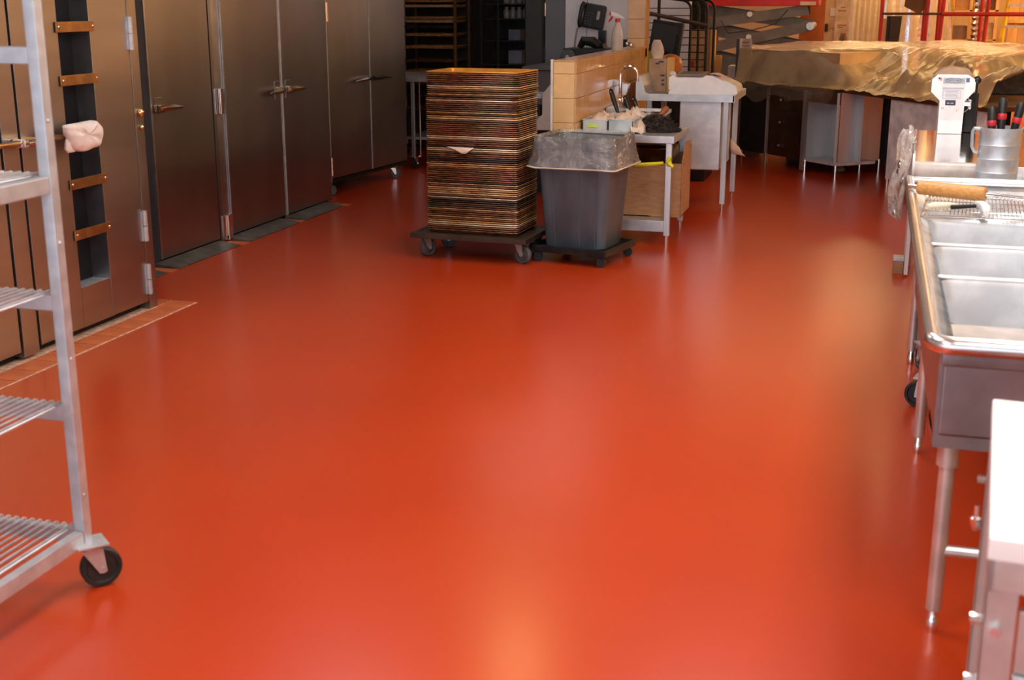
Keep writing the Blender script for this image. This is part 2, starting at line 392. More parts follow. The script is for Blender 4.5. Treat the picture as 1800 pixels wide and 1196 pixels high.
# main door built round its slot
dr = MB()
dr.bb(OX-.11, OX+.006, 5.17, 5.535, .05, 2.2, .003)
dr.bb(OX-.11, OX+.006, 5.80, 6.155, .05, 2.2, .003)
dr.bb(OX-.11, OX+.006, 5.535, 5.80, .05, .262)
dr.bb(OX-.11, OX+.006, 5.535, 5.80, 1.95, 2.2)
door = dr.build('door', DARKST, ov, True)
MB().bb(OX-.112, OX-.10, 5.535, 5.80, .262, 1.95).build('window_pane', mat('oven_glass', (.006, .006, .008), .5, 0, .1, 5, spec=.2), door, True)
MB().bb(OX-.10, OX+.009, 5.797, 5.803, .255, 1.96).build('window_edge', BLUEST, door, True)
MB().bb(OX-.10, OX+.004, 5.53, 5.80, .255, .263).build('window_sill', ALU, door, True)
for z in (1.59, 1.328, 1.067, .805, .543):
    c = MB().box((OX+.014, 5.67, z), (.008, .32, .052), .002).build('crossbar', BRASS, door, True)
    for y in (5.527, 5.815): MB().sphere((OX+.019, y, z), .008, (.6, 1, 1), 10).build('rivet', CHROME, c, True)
MB().bb(OX+.0055, OX+.0085, 5.803, 5.806, .05, .26).build('door_seam', BLUEST, door, True)
MB().bb(OX-.12, OX+.008, 6.165, 6.245, .0, 2.3, .003).build('frame_stile', DARKST, ov, True)
MB().bb(OX, OX+.008, 6.157, 6.163, .06, 2.2).build('hinge_seam', BLUEST, ov, True)
MB().bb(OX-.55, OX-.04, 6.24, 6.262, .0, 2.3).build('side_gasket', mat('dark_gasket', (.02, .025, .035), .5), ov, True)
for z in (1.545, .487, .18):
    h = MB(); h.cyl((OX+.018, 6.16, z-.087), (OX+.018, 6.16, z-.002), .015, 12); h.cyl((OX+.018, 6.16, z+.002), (OX+.018, 6.16, z+.087), .015, 12)
    h.bb(OX+.004, OX+.012, 6.135, 6.185, z-.085, z+.085)
    h.build('hinge', ALU, ov, True)
for z, r in ((1.116, .022), (1.035, .014)):
    MB().sphere((OX+.018, 6.207, z), r, (.8, 1, 1), 12).build('bolt', mat('brass_bolt', (.85, .62, .30), .18, 1), ov, True)
hd = MB().tube([(OX+.075, 4.4, 1.075), (OX+.075, 5.50, 1.062)], .013, 10).build('handle_bar', BRASS, ov, True)
b = MB(); b.box((OX+.045, 5.12, 1.066), (.09, .11, .045), .008); b.box((OX+.05, 5.22, 1.066), (.05, .08, .03), .006); b.cyl((OX+.10, 5.08, 1.066), (OX+.10, 5.20, 1.066), .02, 12); b.build('latch', CHROME, hd, True)
MB().cyl((OX+.075, 5.50, 1.062), (OX+.075, 5.53, 1.062), .017, 12).build('handle_cap', BLACKP, hd, True)
MB().bb(OX, OX+.07, 5.38, 5.40, 1.05, 1.075).build('handle_bracket', BRASS, hd, True)
# towel folded over the end of the handle
TWP = [(5.358, 1.126), (5.409, 1.127), (5.464, 1.125), (5.553, 1.129), (5.611, 1.131), (5.647, 1.118), (5.668, 1.09), (5.678, 1.055), (5.67, 1.017), (5.633, 0.994), (5.573, 0.986), (5.498, 0.98), (5.443, 0.991), (5.412, 1.02), (5.385, 1.07), (5.367, 1.099)]
TWF = [(5.386, 1.057), (5.381, 0.985), (5.472, 0.984), (5.445, 1.016), (5.416, 1.061)]
tw = thing('towel', 'white towel folded over the end of the oven handle', 'towel', (OX+.10, 5.58, .98))
def cushion(poly, x0, th, seed, n=3):
    for _ in range(n):   # round the outline
        poly = [p for k in range(len(poly)) for p in (tuple(.75*a+.25*b_ for a, b_ in zip(poly[k], poly[(k+1) % len(poly)])), tuple(.25*a+.75*b_ for a, b_ in zip(poly[k], poly[(k+1) % len(poly)])))]
    cy = sum(p[0] for p in poly)/len(poly); cz = sum(p[1] for p in poly)/len(poly); rings = []
    for (sc, d) in ((.3, -.6), (.8, -.5), (1, 0), (.98, .45), (.90, .75), (.70, .95), (.4, 1.0), (.12, .98)):
        rings.append([(x0+th*d*(1+.25*nz(p[0]*14, p[1]*14, seed))+.012*nz(p[0]*22*sc, p[1]*22*sc, seed+3), cy+(p[0]-cy)*sc, cz+(p[1]-cz)*sc) for p in poly])
    return MB().loops(rings, cap0=True, cap1=True)
cushion(TWP, OX+.10, .042, 2, 2).build('fold', CLOTH, tw, True, 70)
cushion(TWF, OX+.095, .012, 5, 1).build('flap', CLOTH, tw, True, 70)

# ================================================================== PROOFER with three doors
PX = -4.52
pf = thing('proofer_cabinet', 'dark stainless walk-in proofer with three tall doors and floor ramps', 'cabinet', (-5.1, 8.7, 0))
MB().bb(-5.75, PX-.05, 6.27, 10.10, .0, 2.4).build('body', mat('proofer_frame', (.14, .15, .17), .4, 1), pf, True)
DOORS = ((7.295, 8.09, 'r'), (8.285, 9.175, 'r'), (9.225, 10.06, 'l'))
for (y0, y1, side) in DOORS:
    d = MB().bb(PX-.05, PX, y0, y1, .035, 2.2, .004).build('door', PROOF, pf, True)
    MB().bb(PX-.048, PX+.002, y0-.012, y0+.006, .035, 2.2).build('edge_strip', BLUEST, d, True)
    a = y0+.05 if y0 < 8 or side == 'l' else y1-.03
    sg = 1 if (y0 < 8 or side == 'l') else -1
    h = MB(); h.box((PX+.02, a, 1.035), (.04, .05, .05), .008)
    h.tube([(PX+.045, a-.01*sg, 1.035), (PX+.055, a+.04*sg, 1.036), (PX+.065, a+.12*sg, 1.034), (PX+.06, a+.25*sg, 1.028)], [.016, .024, .021, .006], 10)
    h.build('handle', mat('worn_brass', (.62, .50, .36), .28, 1), d, True)
    kp = MB(); kp.box((PX+.003, a+.03*sg, 1.035), (.008, .09, .14), .003); kp.build('handle_plate', PROOF, d, True)
ps = MB().bb(PX-.05, PX-.008, 8.105, 8.27, .02, 2.3, .003).build('hinge_post', BLUEST, pf, True)
MB().bb(PX-.05, PX+.004, 8.10, 8.135, .02, 2.3, .002).build('post_lip', PROOF, ps, True)
for z in (1.02, .105, 1.95):
    h = MB(); h.cyl((PX+.012, 8.19, z-.09), (PX+.012, 8.19, z+.09), .02, 12); h.bb(PX-.006, PX+.012, 8.125, 8.26, z-.09, z+.09, .003); h.build('hinge', CHROME, ps, True)
MB().bb(PX-.05, PX-.002, 9.18, 9.218, .03, 2.2).build('meeting_strip', ALU, pf, True)
MB().bb(PX-.05, PX-.004, 10.06, 10.10, .03, 2.2).build('end_strip', PROOF, pf, True)
MB().bb(PX-.06, PX-.01, 7.20, 7.285, .02, 2.3).build('jamb', mat('dark_gasket', (.02, .025, .035), .5), pf, True)
for (y0, y1) in ((6.5, 7.06), (7.20, 8.06), (8.215, 9.06), (9.155, 9.93)):
    MB().prism([(-4.52, .002), (-4.345, .002), (-4.345, .005), (-4.50, .028), (-4.52, .028)], y0, y1, 'y').build('ramp', RAMP, pf, True)
# mobile two-door cabinet on casters
mc = thing('holding_cabinet', 'dark two-door holding cabinet on casters beyond the proofer', 'cabinet', (-4.63, 10.33, 0), math.radians(-6.5))
MB().bb(-.85, -.03, .01, 1.50, .16, 2.15, .004).build('body', PROOF, mc)
MB().bb(-.85, -.01, .0, 1.52, .13, .16, .004).build('base_frame', BLACKM, mc)
d1 = MB().bb(-.03, 0, .02, .765, .17, 2.1, .004).build('door', PROOF, mc)
d2 = MB().bb(-.03, 0, .785, 1.50, .17, 2.1, .004).build('door', PROOF, mc)
MB().bb(-.028, .004, .768, .782, .17, 2.1).build('meeting_strip', ALU, mc)
MB().bb(-.03, .005, -.006, .014, .14, 2.1).build('hinge_strip', ALU, mc)
MB().tube([(.03, .74, 1.02), (.05, .65, 1.02), (.055, .42, 1.01)], [.018, .018, .006], 8).build('handle', CHROME, d1)
MB().tube([(.03, .80, 1.02), (.05, .90, 1.02), (.055, 1.12, 1.01)], [.018, .018, .006], 8).build('handle', BLACKM, d2)
for z in (1.62, .28):
    MB().cyl((.01, .004, z-.08), (.01, .004, z+.08), .018, 10).build('hinge', CHROME, mc)
for (x, y) in ((-.10, .12), (-.10, 1.38), (-.75, .12), (-.75, 1.38)): caster(mc, (x, y, 0), .05, .5, GREYR, CHROME)

# ================================================================== BAKER'S RACK (left foreground)
rk = thing('wire_shelf_rack', 'aluminium mobile rack with wire shelves at the left edge', 'rack', (-2.44, 2.66, 0))
XP, YP = -2.192, 2.99
for (x, y) in ((XP, YP), (XP-.52, YP), (XP, YP-.66), (XP-.52, YP-.66)):
    MB().bb(x-.019, x+.019, y-.019, y+.019, .135, 1.86, .005).build('post', ALU, rk, True)
    caster(rk, (x+.02, y, 0), .062, .85, BLACKR, ALU, .036, True)
for z in (.165, 1.225):
    for x in (XP, XP-.52): MB().bb(x-.016, x+.016, YP-.64, YP-.02, z-.024, z+.024, .004).build('side_rail', ALU, rk, True)
for z in (.165, .552, .885, 1.225, 1.575):
    for y in (YP, YP-.66): MB().bb(XP-.50, XP-.02, y-.012, y+.012, z-.024, z+.024, .004).build('end_rail', ALU, rk, True)
for z in (.20, .585, .918, 1.255):
    fr = MB().tube([(XP-.49, YP-.035, z-.006), (XP-.03, YP-.035, z-.006), (XP-.03, YP-.625, z-.006), (XP-.49, YP-.625, z-.006)], .004, 6, True).build('wire_shelf', ALU, rk, True)
    MB().tube([(XP-.49, YP-.33, z-.006), (XP-.03, YP-.33, z-.006)], .004, 6).build('cross_rod', ALU, fr, True)
    x = XP-.035
    for k in range(17):
        MB().tube([(x, YP-.65, z), (x, YP+.0, z), (x, YP+.006, z-.004), (x-.002, YP+.010, z-.026)], .0036, 6).build('wire', ALU, fr, True)
        x -= .028
for z in (.30, .72, 1.06, 1.40):
    MB().sphere((XP+.02, YP-.004, z), .006, (.6, 1, 1), 8).build('rivet', ALU, rk, True)

# ================================================================== SHEET PANS on their dolly
PR = math.radians(-3); PC = (-2.555, 8.225)
dl = thing('pan_dolly', 'flat dark metal dolly on four casters under the stack of sheet pans', 'dolly', (-2.555, 8.20, 0), math.radians(-4))
db = MB(); db.box((0, -.265, .165), (.84, .03, .035), .003); db.box((0, .265, .165), (.84, .03, .035), .003)
for x in (-.405, .405): db.box((x, 0, .165), (.03, .50, .035), .003)
db.box((0, 0, .172), (.79, .50, .014), .002); db.build('deck', mat('dolly_steel', (.085, .06, .042), .5, .7), dl)
for (x, y, a) in ((-.36, -.16, 1.1), (.34, -.16, -.35), (-.36, .2, .4), (.34, .2, 2.4)): caster(dl, (x, y, 0), .062, a, GREYR, ALU, .036)
def pan_mesh(m, inside=None):
    mb = MB(); w, d = .66, .457
    rings = [rrect(w-.052, d-.052, .02, 3, 0), rrect(w-.046, d-.046, .022, 3, .001), rrect(w-.016, d-.016, .03, 3, .021), rrect(w-.004, d-.004, .032, 3, .0195), rrect(w, d, .034, 3, .0225), rrect(w-.004, d-.004, .032, 3, .0262), rrect(w-.016, d-.016, .03, 3, .0255), rrect(w-.048, d-.048, .02, 3, .003)]
    mb.loops(rings, cap0=True, cap1=True)
    return mb
pan0 = {}
NP = 80; z = .181
seq = []
rp = random.Random(11); cur = 0
for k in range(NP):
    if rp.random() < .5: cur = rp.choice([0, 0, 1, 1, 1, 2, 2, 1, 1, 3])
    seq.append(cur)
for k in range(1, NP):
    if seq[k] == 3: seq[k] = 3 if seq[k-1] != 3 and rp.random() < .8 else rp.choice([1, 2])
for k in (3, 11, 20, 22, 33, 41, 47, 48, 57, 66, 72): seq[k] = rp.choice([3, 4])
for _ in range(13): seq[rp.randrange(NP)] = rp.choice([3, 4, 4])
seq[57] = 4; seq[22] = 4; seq[19] = 4
for k in range(NP):
    mi = seq[k]
    if mi not in pan0:
        o = pan_mesh(PANS[mi]).build('sheet_pan', PANS[mi], None); pan0[mi] = o
    else:
        o = pan0[mi].copy(); COL.objects.link(o)
    o.location = (PC[0]+rp.uniform(-.003, .003)+(.008 if k > 68 else 0), PC[1]+rp.uniform(-.003, .003), z)
    o.rotation_euler = (0, 0, PR+math.radians(rp.uniform(-.35, .35)))
    tag(o, ['blackened', 'rust-brown', 'dark brown', 'golden-rimmed', 'pale bare-rimmed'][mi]+' sheet pan in the tall stack on the dolly', 'sheet pan', ['blackened', 'rust-brown', 'dark brown', 'golden-rimmed', 'pale bare-rimmed'][mi]+' sheet pans stacked on the dolly')
    z += (1.262-.205)/NP
tp = pan_mesh(PANTOP).build('sheet_pan', PANTOP, None)
tp.location = (PC[0]+.006, PC[1], z); tp.rotation_euler = (0, 0, PR)
tag(tp, 'golden baked sheet pan lying topmost on the tall stack', 'sheet pan', 'sheet pans stacked on the dolly')
def bent_sheet(pts, th=.001):
    """pts: grid rows of points -> thin solid sheet"""
    mb = MB(); n = len(pts); m = len(pts[0]); vs = [Vector(p) for r in pts for p in r]
    fs = [(i*m+j, i*m+j+1, (i+1)*m+j+1, (i+1)*m+j) for i in range(n-1) for j in range(m-1)]
    mb.add(vs, fs); return mb
def paper(name, pts, m, label, cat='paper'):
    o = bent_sheet(pts).build(name, m, None, True, 60)
    s = o.modifiers.new('thick', 'SOLIDIFY'); s.thickness = .0012
    return tag(o, label, cat)
c, s_ = math.cos(PR), math.sin(PR)
def onpan(x, y, zz): return (PC[0]+c*x-s_*y, PC[1]+s_*x+c*y, zz)
paper('parchment_sheet', [[onpan(-.17+.19*j/6, -.20, .772) for j in range(7)], [onpan(-.17+.19*j/6, -.236, .771-.001*j) for j in range(7)], [onpan(-.10+.10*j/6, -.243, .750) for j in range(7)], [onpan(-.06+.03*j/6, -.246, .728) for j in range(7)]], PAPER, 'cream parchment corner poking out of the front of the pan stack')
paper('parchment_sheet', [[onpan(-.32, -.10+.2*j/6, .764) for j in range(7)], [onpan(-.337, -.10+.2*j/6, .762) for j in range(7)], [onpan(-.349, -.05+.12*j/6, .69) for j in range(7)], [onpan(-.368, -.05+.05*j/6, .60) for j in range(7)]], BEIGE, 'pale parchment corner hanging from the left side of the pan stack')

# ================================================================== WASTE BIN
BR = math.radians(-9)
bd = thing('bin_dolly', 'low black square dolly carrying the grey waste bin', 'dolly', (-1.855, 8.285, 0), math.radians(-13))
q = MB(); q.box((0, 0, .085), (.53, .50, .02), .004)
for sgn in (-1, 1): q.box((0, sgn*.255, .095), (.56, .022, .045), .004); q.box((sgn*.275, 0, .095), (.022, .50, .045), .004)
q.build('tray', BLACKM, bd)
for (x, y) in ((-.235, -.22), (.235, -.22), (-.235, .22), (.235, .22)): caster(bd, (x-.01, y, 0), .033, .4, BLACKR, BLACKM, .028)
bn = thing('waste_bin', 'grey square plastic waste bin on the black dolly', 'bin', (-1.855, 8.30, .098), BR)
rings = []
for (zz, w) in ((0, .415), (.01, .43), (.66, .525), (.665, .545), (.73, .55), (.735, .54)):
    rings.append(rrect(w, w*.94, .07, 6, zz))
for (zz, w) in ((.735, .52), (.66, .505), (.012, .41)): rings.append(rrect(w, w*.94, .066, 6, zz))
MB().loops(rings, cap0=True, cap1=True).build('body', BINP, bn)
for x in (-.12, .05, .16):
    w0, w1 = .43, .525
    MB().prism([(x-.003, 0.02), (x+.003, 0.02), (x*1.18+.003, .62), (x*1.18-.003, .62)], 0, .003, 'y', Matrix.Translation((0, -.207, 0)) @ Matrix.Rotation(math.radians(3.9), 4, 'X')).build('rib', BINP, bn)
rings = []
NB = 72
def bagring(w, zz, amp, ph, zamp=0, r=.08, bulge=0):
    base = []
    per = rrect(w, w*.94, r, 17, zz)
    for k, p in enumerate(per):
        a = math.atan2(p[1], p[0]); f = 1+amp*nz(math.cos(a)*4+ph, math.sin(a)*4, ph*.7)+amp*.6*nz(math.cos(a)*11+ph, math.sin(a)*11, ph)
        base.append((p[0]*f, p[1]*f, zz+zamp*nz(math.cos(a)*2.2+3, math.sin(a)*2.2, .5)))
    return base
for (w, zz, amp, zamp, ph) in ((.40, .45, .05, 0, 1), (.47, .60, .05, 0, 1.2), (.515, .72, .02, .01, 1.4), (.535, .748, .012, .012, 1.6), (.562, .752, .012, .012, 1.7), (.575, .735, .02, .012, 1.9), (.585, .69, .035, .014, 2.1), (.60, .63, .05, .02, 2.3), (.625, .575, .05, .03, 2.5), (.635, .55, .04, .035, 2.6), (.60, .542, .035, .035, 2.6)):
    rings.append(bagring(w, zz, amp, ph, zamp))
lb = thing('bin_liner', 'cloudy plastic liner bag folded down over the rim of the grey bin', 'bag', (-1.855, 8.30, .098), BR)
MB().loops(rings).build('bag_film', LINER, lb, ang=70)
ring = rings[-2]
MB().tube([(p[0], p[1], p[2]) for p in ring], .006, 6, True).build('hem', mat('liner_hem', (.62, .52, .42), .4), lb)

# ================================================================== STAINLESS TABLE with box under it
tb = thing('steel_table', 'stainless work table beside the half wall, cardboard box on its lower shelf', 'table', (-1.69, 9.22, 0))
MB().bb(-2.035, -1.335, 8.85, 9.60, .740, .792, .004).build('top', STEELX, tb, True)
for (x, y) in ((-1.375, 8.895), (-1.375, 9.555), (-1.995, 8.895), (-1.995, 9.555)):
    l = MB().bb(x-.021, x+.021, y-.021, y+.021, .075, .74, .003).build('leg', STEEL, tb, True)
    MB().cyl((x, y, 0), (x, y, .08), .011, 10).build('foot', CHROME, l, True)
MB().bb(-1.974, -1.396, 8.90, 9.55, .165, .180).build('lower_shelf', STEELX, tb, True)
MB().bb(-1.974, -1.396, 8.886, 8.90, .10, .182, .003).build('shelf_apron', STEELX, tb, True)
cb = thing('cardboard_box', 'open brown cardboard box on the shelf under the stainless table', 'box', (-1.53, 9.30, .182))
m = MB(); X0, X1, Y0, Y1 = -1.77, -1.305, 9.06, 9.52
m.bb(X0, X1, Y0, Y0+.006, .182, .575); m.bb(X0, X1, Y1-.006, Y1, .182, .575); m.bb(X0, X0+.006, Y0, Y1, .182, .575); m.bb(X1-.006, X1, Y0, Y1, .182, .575); m.bb(X0, X1, Y0, Y1, .182, .188)
m.build('carton', CARD, cb, True)
MB().prism([(Y0+.02, .575), (Y1, .575), (Y1-.005, .70), (Y0+.16, .72), (Y0+.10, .655)], X1-.005, X1, 'x').build('flap', CARD, cb, True)
MB().box(((X0+X1)/2, Y1+.02, .62), (X1-X0, .005, .10), 0, None, 0, -.3).build('flap', CARD, cb, True)
o = MB().box(((X0+X1)/2, Y0+.06, .535), (X1-X0-.02, .11, .005), 0, None, 0, -.35).build('flap', CARD, cb, True)
one(MB().lathe([(.001, .0), (.14, 0), (.145, .02), (.145, .25), (.15, .26), (.14, .26), (.135, .02), (.001, .015)], (-1.56, 9.34, .40), 28), 'stock_pot', GLASSB, 'dark amber pot standing in the open cardboard box', 'pot')
yt = thing('yellow_ribbon', 'bright yellow ribbon tied to the front leg of the stainless table', 'ribbon', (-1.40, 8.86, .58))
MB().tube([(-1.62, 8.94, .570), (-1.56, 8.90, .580), (-1.47, 8.87, .592), (-1.41, 8.865, .602)], [.012, .015, .014, .010], 8).build('strip', YELLOW, yt, True)
k_ = MB(); k_.sphere((-1.372, 8.868, .605), .02, (1, .6, 1.4), 10); k_.tube([(-1.38, 8.866, .61), (-1.36, 8.86, .645)], [.016, .010], 8); k_.tube([(-1.37, 8.866, .60), (-1.338, 8.86, .575)], [.016, .012], 8); k_.build('knot', YELLOW, yt, True)
# on the table: two trays of rags, duster, brushes
def tray(name, x0, x1, y0, y1, z0, z1, m, label):
    t = MB(); w = .005
    t.bb(x0, x1, y0, y0+w, z0, z1); t.bb(x0, x1, y1-w, y1, z0, z1); t.bb(x0, x0+w, y0, y1, z0, z1); t.bb(x1-w, x1, y0, y1, z0, z1); t.bb(x0, x1, y0, y1, z0, z0+w)
    r = thing(name, label, 'tray', ((x0+x1)/2, (y0+y1)/2, z0)); t.build('shell', m, r, True)
    rim = MB().tube([(x0, y0, z1), (x1, y0, z1), (x1, y1, z1), (x0, y1, z1)], .005, 6, True).build('rim', m, r, True)
    return r
tA = tray('shallow_bin', -2.03, -1.845, 8.99, 9.56, .793, .880, GREYPL, 'pale grey shallow bin of rags with a lime label')
MB().box((-1.955, 8.9865, .838), (.075, .004, .026), .001).build('label_sticker', LIME, tA, True)
tB = tray('shallow_bin', -1.835, -1.655, 8.97, 9.54, .793, .884, mat('blue_grey_plastic', (.50, .58, .63), .4), 'blue-grey shallow bin of rags left of the feather duster')
def ridge(x, y, s): return 1-abs(nz(x, y, s))*2
def rag(cx, cy, cz, w, d, h, seed, label, m=RAG, twist=0):
    g = []
    for i in range(11):
        row = []
        for j in range(11):
            u, v = i/10-.5, j/10-.5
            x = u*w*(1-.25*abs(v)); y = v*d
            e = 1-max(abs(u), abs(v))*2
            zz = cz+h*(e**.5 if e > 0 else 0)*(.65+.9*nz(u*5+seed, v*5, seed))+.022*ridge(u*2.5+seed, v*7+u*3, seed)-.016-(.02 if e <= 0 else 0)
            a = twist
            row.append((cx+x*math.cos(a)-y*math.sin(a)+.02*nz(i*.6, j*.6, seed), cy+x*math.sin(a)+y*math.cos(a), zz))
        g.append(row)
    o = bent_sheet(g).build('rag', m, None, True, 70); s = o.modifiers.new('thick', 'SOLIDIFY'); s.thickness = .004
    return tag(o, label, 'rag', 'kitchen rags heaped in the bins')
rag(-1.94, 9.22, .86, .17, .40, .07, 1.3, 'stained cream rag heaped in the bin with the lime label', twist=.1)
rag(-1.97, 9.46, .86, .16, .26, .06, 6.3, 'crumpled cream rag at the back of the lime-labelled bin', CLOTH, .3)
rag(-1.75, 9.18, .865, .16, .36, .08, 3.1, 'stained cream rag heaped in the blue-grey bin', twist=-.2)
rag(-1.73, 9.42, .865, .16, .26, .09, 4.7, 'folded cream rag at the back of the blue-grey bin', CLOTH, .2)
rag(-1.64, 9.10, .82, .12, .30, .07, 8.2, 'cream rag spilling over the side of the blue-grey bin', twist=.15)
# feather duster
fd = thing('feather_duster', 'dark brown feather duster lying on the stainless table', 'duster', (-1.49, 9.17, .793))
rings = []
FC = Vector((-1.505, 9.18, .795))
for i in range(13):
    e = PI/2*i/12; ring = []
    for k in range(28):
        a = 2*PI*k/28; f = 1+.28*nz(math.cos(a)*2.2, math.sin(a)*2.2, e*2)
        ring.append((FC.x+.135*math.cos(a)*math.cos(e)*f, FC.y+.10*math.sin(a)*math.cos(e)*f, FC.z+.120*math.sin(e)*(1+.2*nz(math.cos(a)*2, math.sin(a)*2, 5))*(1-.35*max(0, math.cos(a))*math.cos(e))))
    rings.append(ring)
MB().loops(rings, cap0=True, cap1=True).build('core', FEATHER, fd, True, 60)
rf = random.Random(5); fe = MB()
for k in range(1500):
    a = rf.uniform(0, 2*PI); e = math.asin(rf.uniform(0, 1)); f = 1+.28*nz(math.cos(a)*2.2, math.sin(a)*2.2, e*2)
    d = Vector((math.cos(a)*math.cos(e), math.sin(a)*math.cos(e), math.sin(e)))
    p = FC+Vector((d.x*.13*f, d.y*.097*f, d.z*.112*(1-.35*max(0, d.x))))
    qd = (d*.35+Vector((math.cos(a)*.6+rf.uniform(-.5, .5), math.sin(a)*.6+rf.uniform(-.5, .5), -.45+rf.uniform(-.3, .5)))).normalized()
    q = p+qd*rf.uniform(.02, .045)
    if q.z < .796: q.z = .796
    w = qd.cross(d); w = w.normalized()*rf.uniform(.002, .005) if w.length > .01 else Vector((.003, 0, 0))
    mid = (p+q)/2+d*.005
    fe.add([p, mid-w, q, mid+w], [(0, 1, 2), (0, 2, 3)])
tag(fe.build('feathers', FEATHER, fd, True, 10), kind='stuff')
MB().tube([(-1.50, 9.20, .895), (-1.485, 9.22, .920), (-1.465, 9.24, .948), (-1.455, 9.25, .962)], [.016, .02, .026, .018], 10).build('handle', mat('rusty_handle', (.30, .10, .03), .5), fd, True)
# ------------------------------------------------- hand sink
hs = thing('hand_sink', 'small stainless hand sink with gooseneck tap on the half wall', 'sink', (-1.84, 10.1, .55))
m = MB(); X0, X1, Y0, Y1 = -2.04, -1.585, 9.86, 10.33
m.bb(X0, X1, Y0, Y0+.03, .832, .862, .006); m.bb(X0, X1, Y1-.03, Y1, .832, .862, .006); m.bb(X1-.03, X1, Y0, Y1, .832, .862, .006); m.bb(X0, X0+.07, Y0, Y1, .832, .90, .006)
m.build('rim', STEELX, hs, True)
MB().loops([rrect(.40, .42, .05, 5, .85, -1.80, 10.095), rrect(.36, .38, .07, 5, .70, -1.80, 10.095), rrect(.20, .22, .08, 5, .60, -1.81, 10.095), rrect(.18, .20, .08, 5, .605, -1.81, 10.095), rrect(.35, .37, .07, 5, .70, -1.80, 10.095), rrect(.39, .41, .05, 5, .85, -1.80, 10.095)], cap0=True).build('bowl', CHROME, hs, True)
MB().prism([(9.87, .83), (10.32, .83), (10.22, .56), (9.97, .56)], -1.625, -1.595, 'x').build('apron', MIRROR, hs, True)
f = MB(); pts = [(-1.985, 10.16, .90)]
for k in range(13):
    a = PI*k/12
    pts.append((-1.915-.07*math.cos(a), 10.16, 1.13+.075*math.sin(a)))
pts.append((-1.845, 10.16, 1.085))
f.tube([(-1.985, 10.16, .88)]+pts, .0125, 10); tap = f.build('tap', CHROME, hs, True)
for y in (10.06, 10.26):
    kn = MB(); kn.sphere((-1.97, y, .945), .032, (1, 1, .9), 14); kn.cyl((-1.97, y, .89), (-1.97, y, .93), .02, 12); kn.build('tap_knob', CHROME, tap, True)
sd = thing('soap_dispenser', 'wedge-shaped stainless soap dispenser on the tiled half wall', 'dispenser', (-2.0, 10.35, .88))
MB().prism([(-2.044, .885), (-1.955, .91), (-1.925, 1.06), (-2.044, 1.10)], 10.17, 10.31, 'y').build('case', MIRROR, sd, True)
MB().box((-1.95, 10.24, .90), (.03, .05, .03), .004).build('push_lever', BLACKP, sd, True)
def brush(p, q, label):
    p = Vector(p); q = Vector(q); t = thing('brush', label, 'brush', p, 0, 'black-handled brushes standing in the rag bins')
    d = q-p
    MB().tube([Vector((0, 0, 0)), d*.25, d*.6, d*.92, d], [.010, .016, .021, .018, .008], 10).build('handle', BLACKP, t)
    MB().tube([-d*.35, -d*.05, d*.02], [.026, .026, .012], 8).build('bristles', GREYR, t)
    MB().cyl(d*.88+Vector((0, -.03, 0)), d*.88+Vector((0, .03, 0)), .004, 8).build('hanging_pin', ALU, t)
brush((-1.885, 9.60, .87), (-1.965, 9.66, 1.06), 'black-handled brush leaning on the tiles, left of the other')
brush((-1.79, 9.62, .86), (-1.85, 9.66, 1.01), 'black-handled brush leaning to the left, nearer the soap dispenser')
brush((-1.73, 9.66, .86), (-1.80, 9.72, 1.00), 'thin dark-handled brush right beside the soap dispenser')

# ================================================================== PREP SINK
ps = thing('prep_sink', 'stainless prep sink with raised back and straight legs', 'sink', (-1.49, 10.85, 0))
YF = 10.42; YB = 11.33
MB().prism([(-1.905, .915), (-1.09, .915), (-1.09, .972), (-1.80, .972), (-1.825, .985), (-1.865, 1.115), (-1.905, 1.115)], YF, YF+.012, 'y').build('end_apron', STEELX, ps, True)
MB().prism([(-1.905, .915), (-1.09, .915), (-1.09, .972), (-1.80, .972), (-1.825, .985), (-1.865, 1.115), (-1.905, 1.115)], YB-.012, YB, 'y').build('end_apron', STEELX, ps, True)
MB().prism([(-1.905, .92), (-1.80, .92), (-1.825, .985), (-1.865, 1.115), (-1.905, 1.115)], YF+.012, YB-.012, 'y').build('backsplash', STEELX, ps, True)
MB().bb(-1.11, -1.09, YF, YB, .915, .972, .004).build('front_apron', STEELX, ps, True)
MB().bb(-1.81, -1.11, YF+.012, YB-.012, .945, .957).build('deck', STEELX, ps, True)
MB().bb(-1.545, -1.20, YF+.06, YB-.07, .35, .945, .012).build('basin', SINKST, ps, True)
for (x, y) in ((-1.165, 10.50), (-1.165, 11.25), (-1.80, 10.50), (-1.80, 11.25)):
    l = MB().bb(x-.022, x+.022, y-.022, y+.022, .07, .945, .003).build('leg', STEEL, ps, True)
    MB().cyl((x, y, 0), (x, y, .08), .012, 10).build('foot', CHROME, l, True)
MB().box((-1.165, 11.22, .44), (.02, .02, .05), .004).build('leg_clip', CHROME, ps, True)
paper('paper_towel', [[(-1.19+.02*j, 11.20, .545-.02*j) for j in range(5)], [(-1.19+.025*j, 11.19, .47-.012*j) for j in range(5)], [(-1.18+.032*j, 11.19, .415-.006*j) for j in range(5)]], PAPER, 'cream paper corner hanging between the legs of the prep sink')
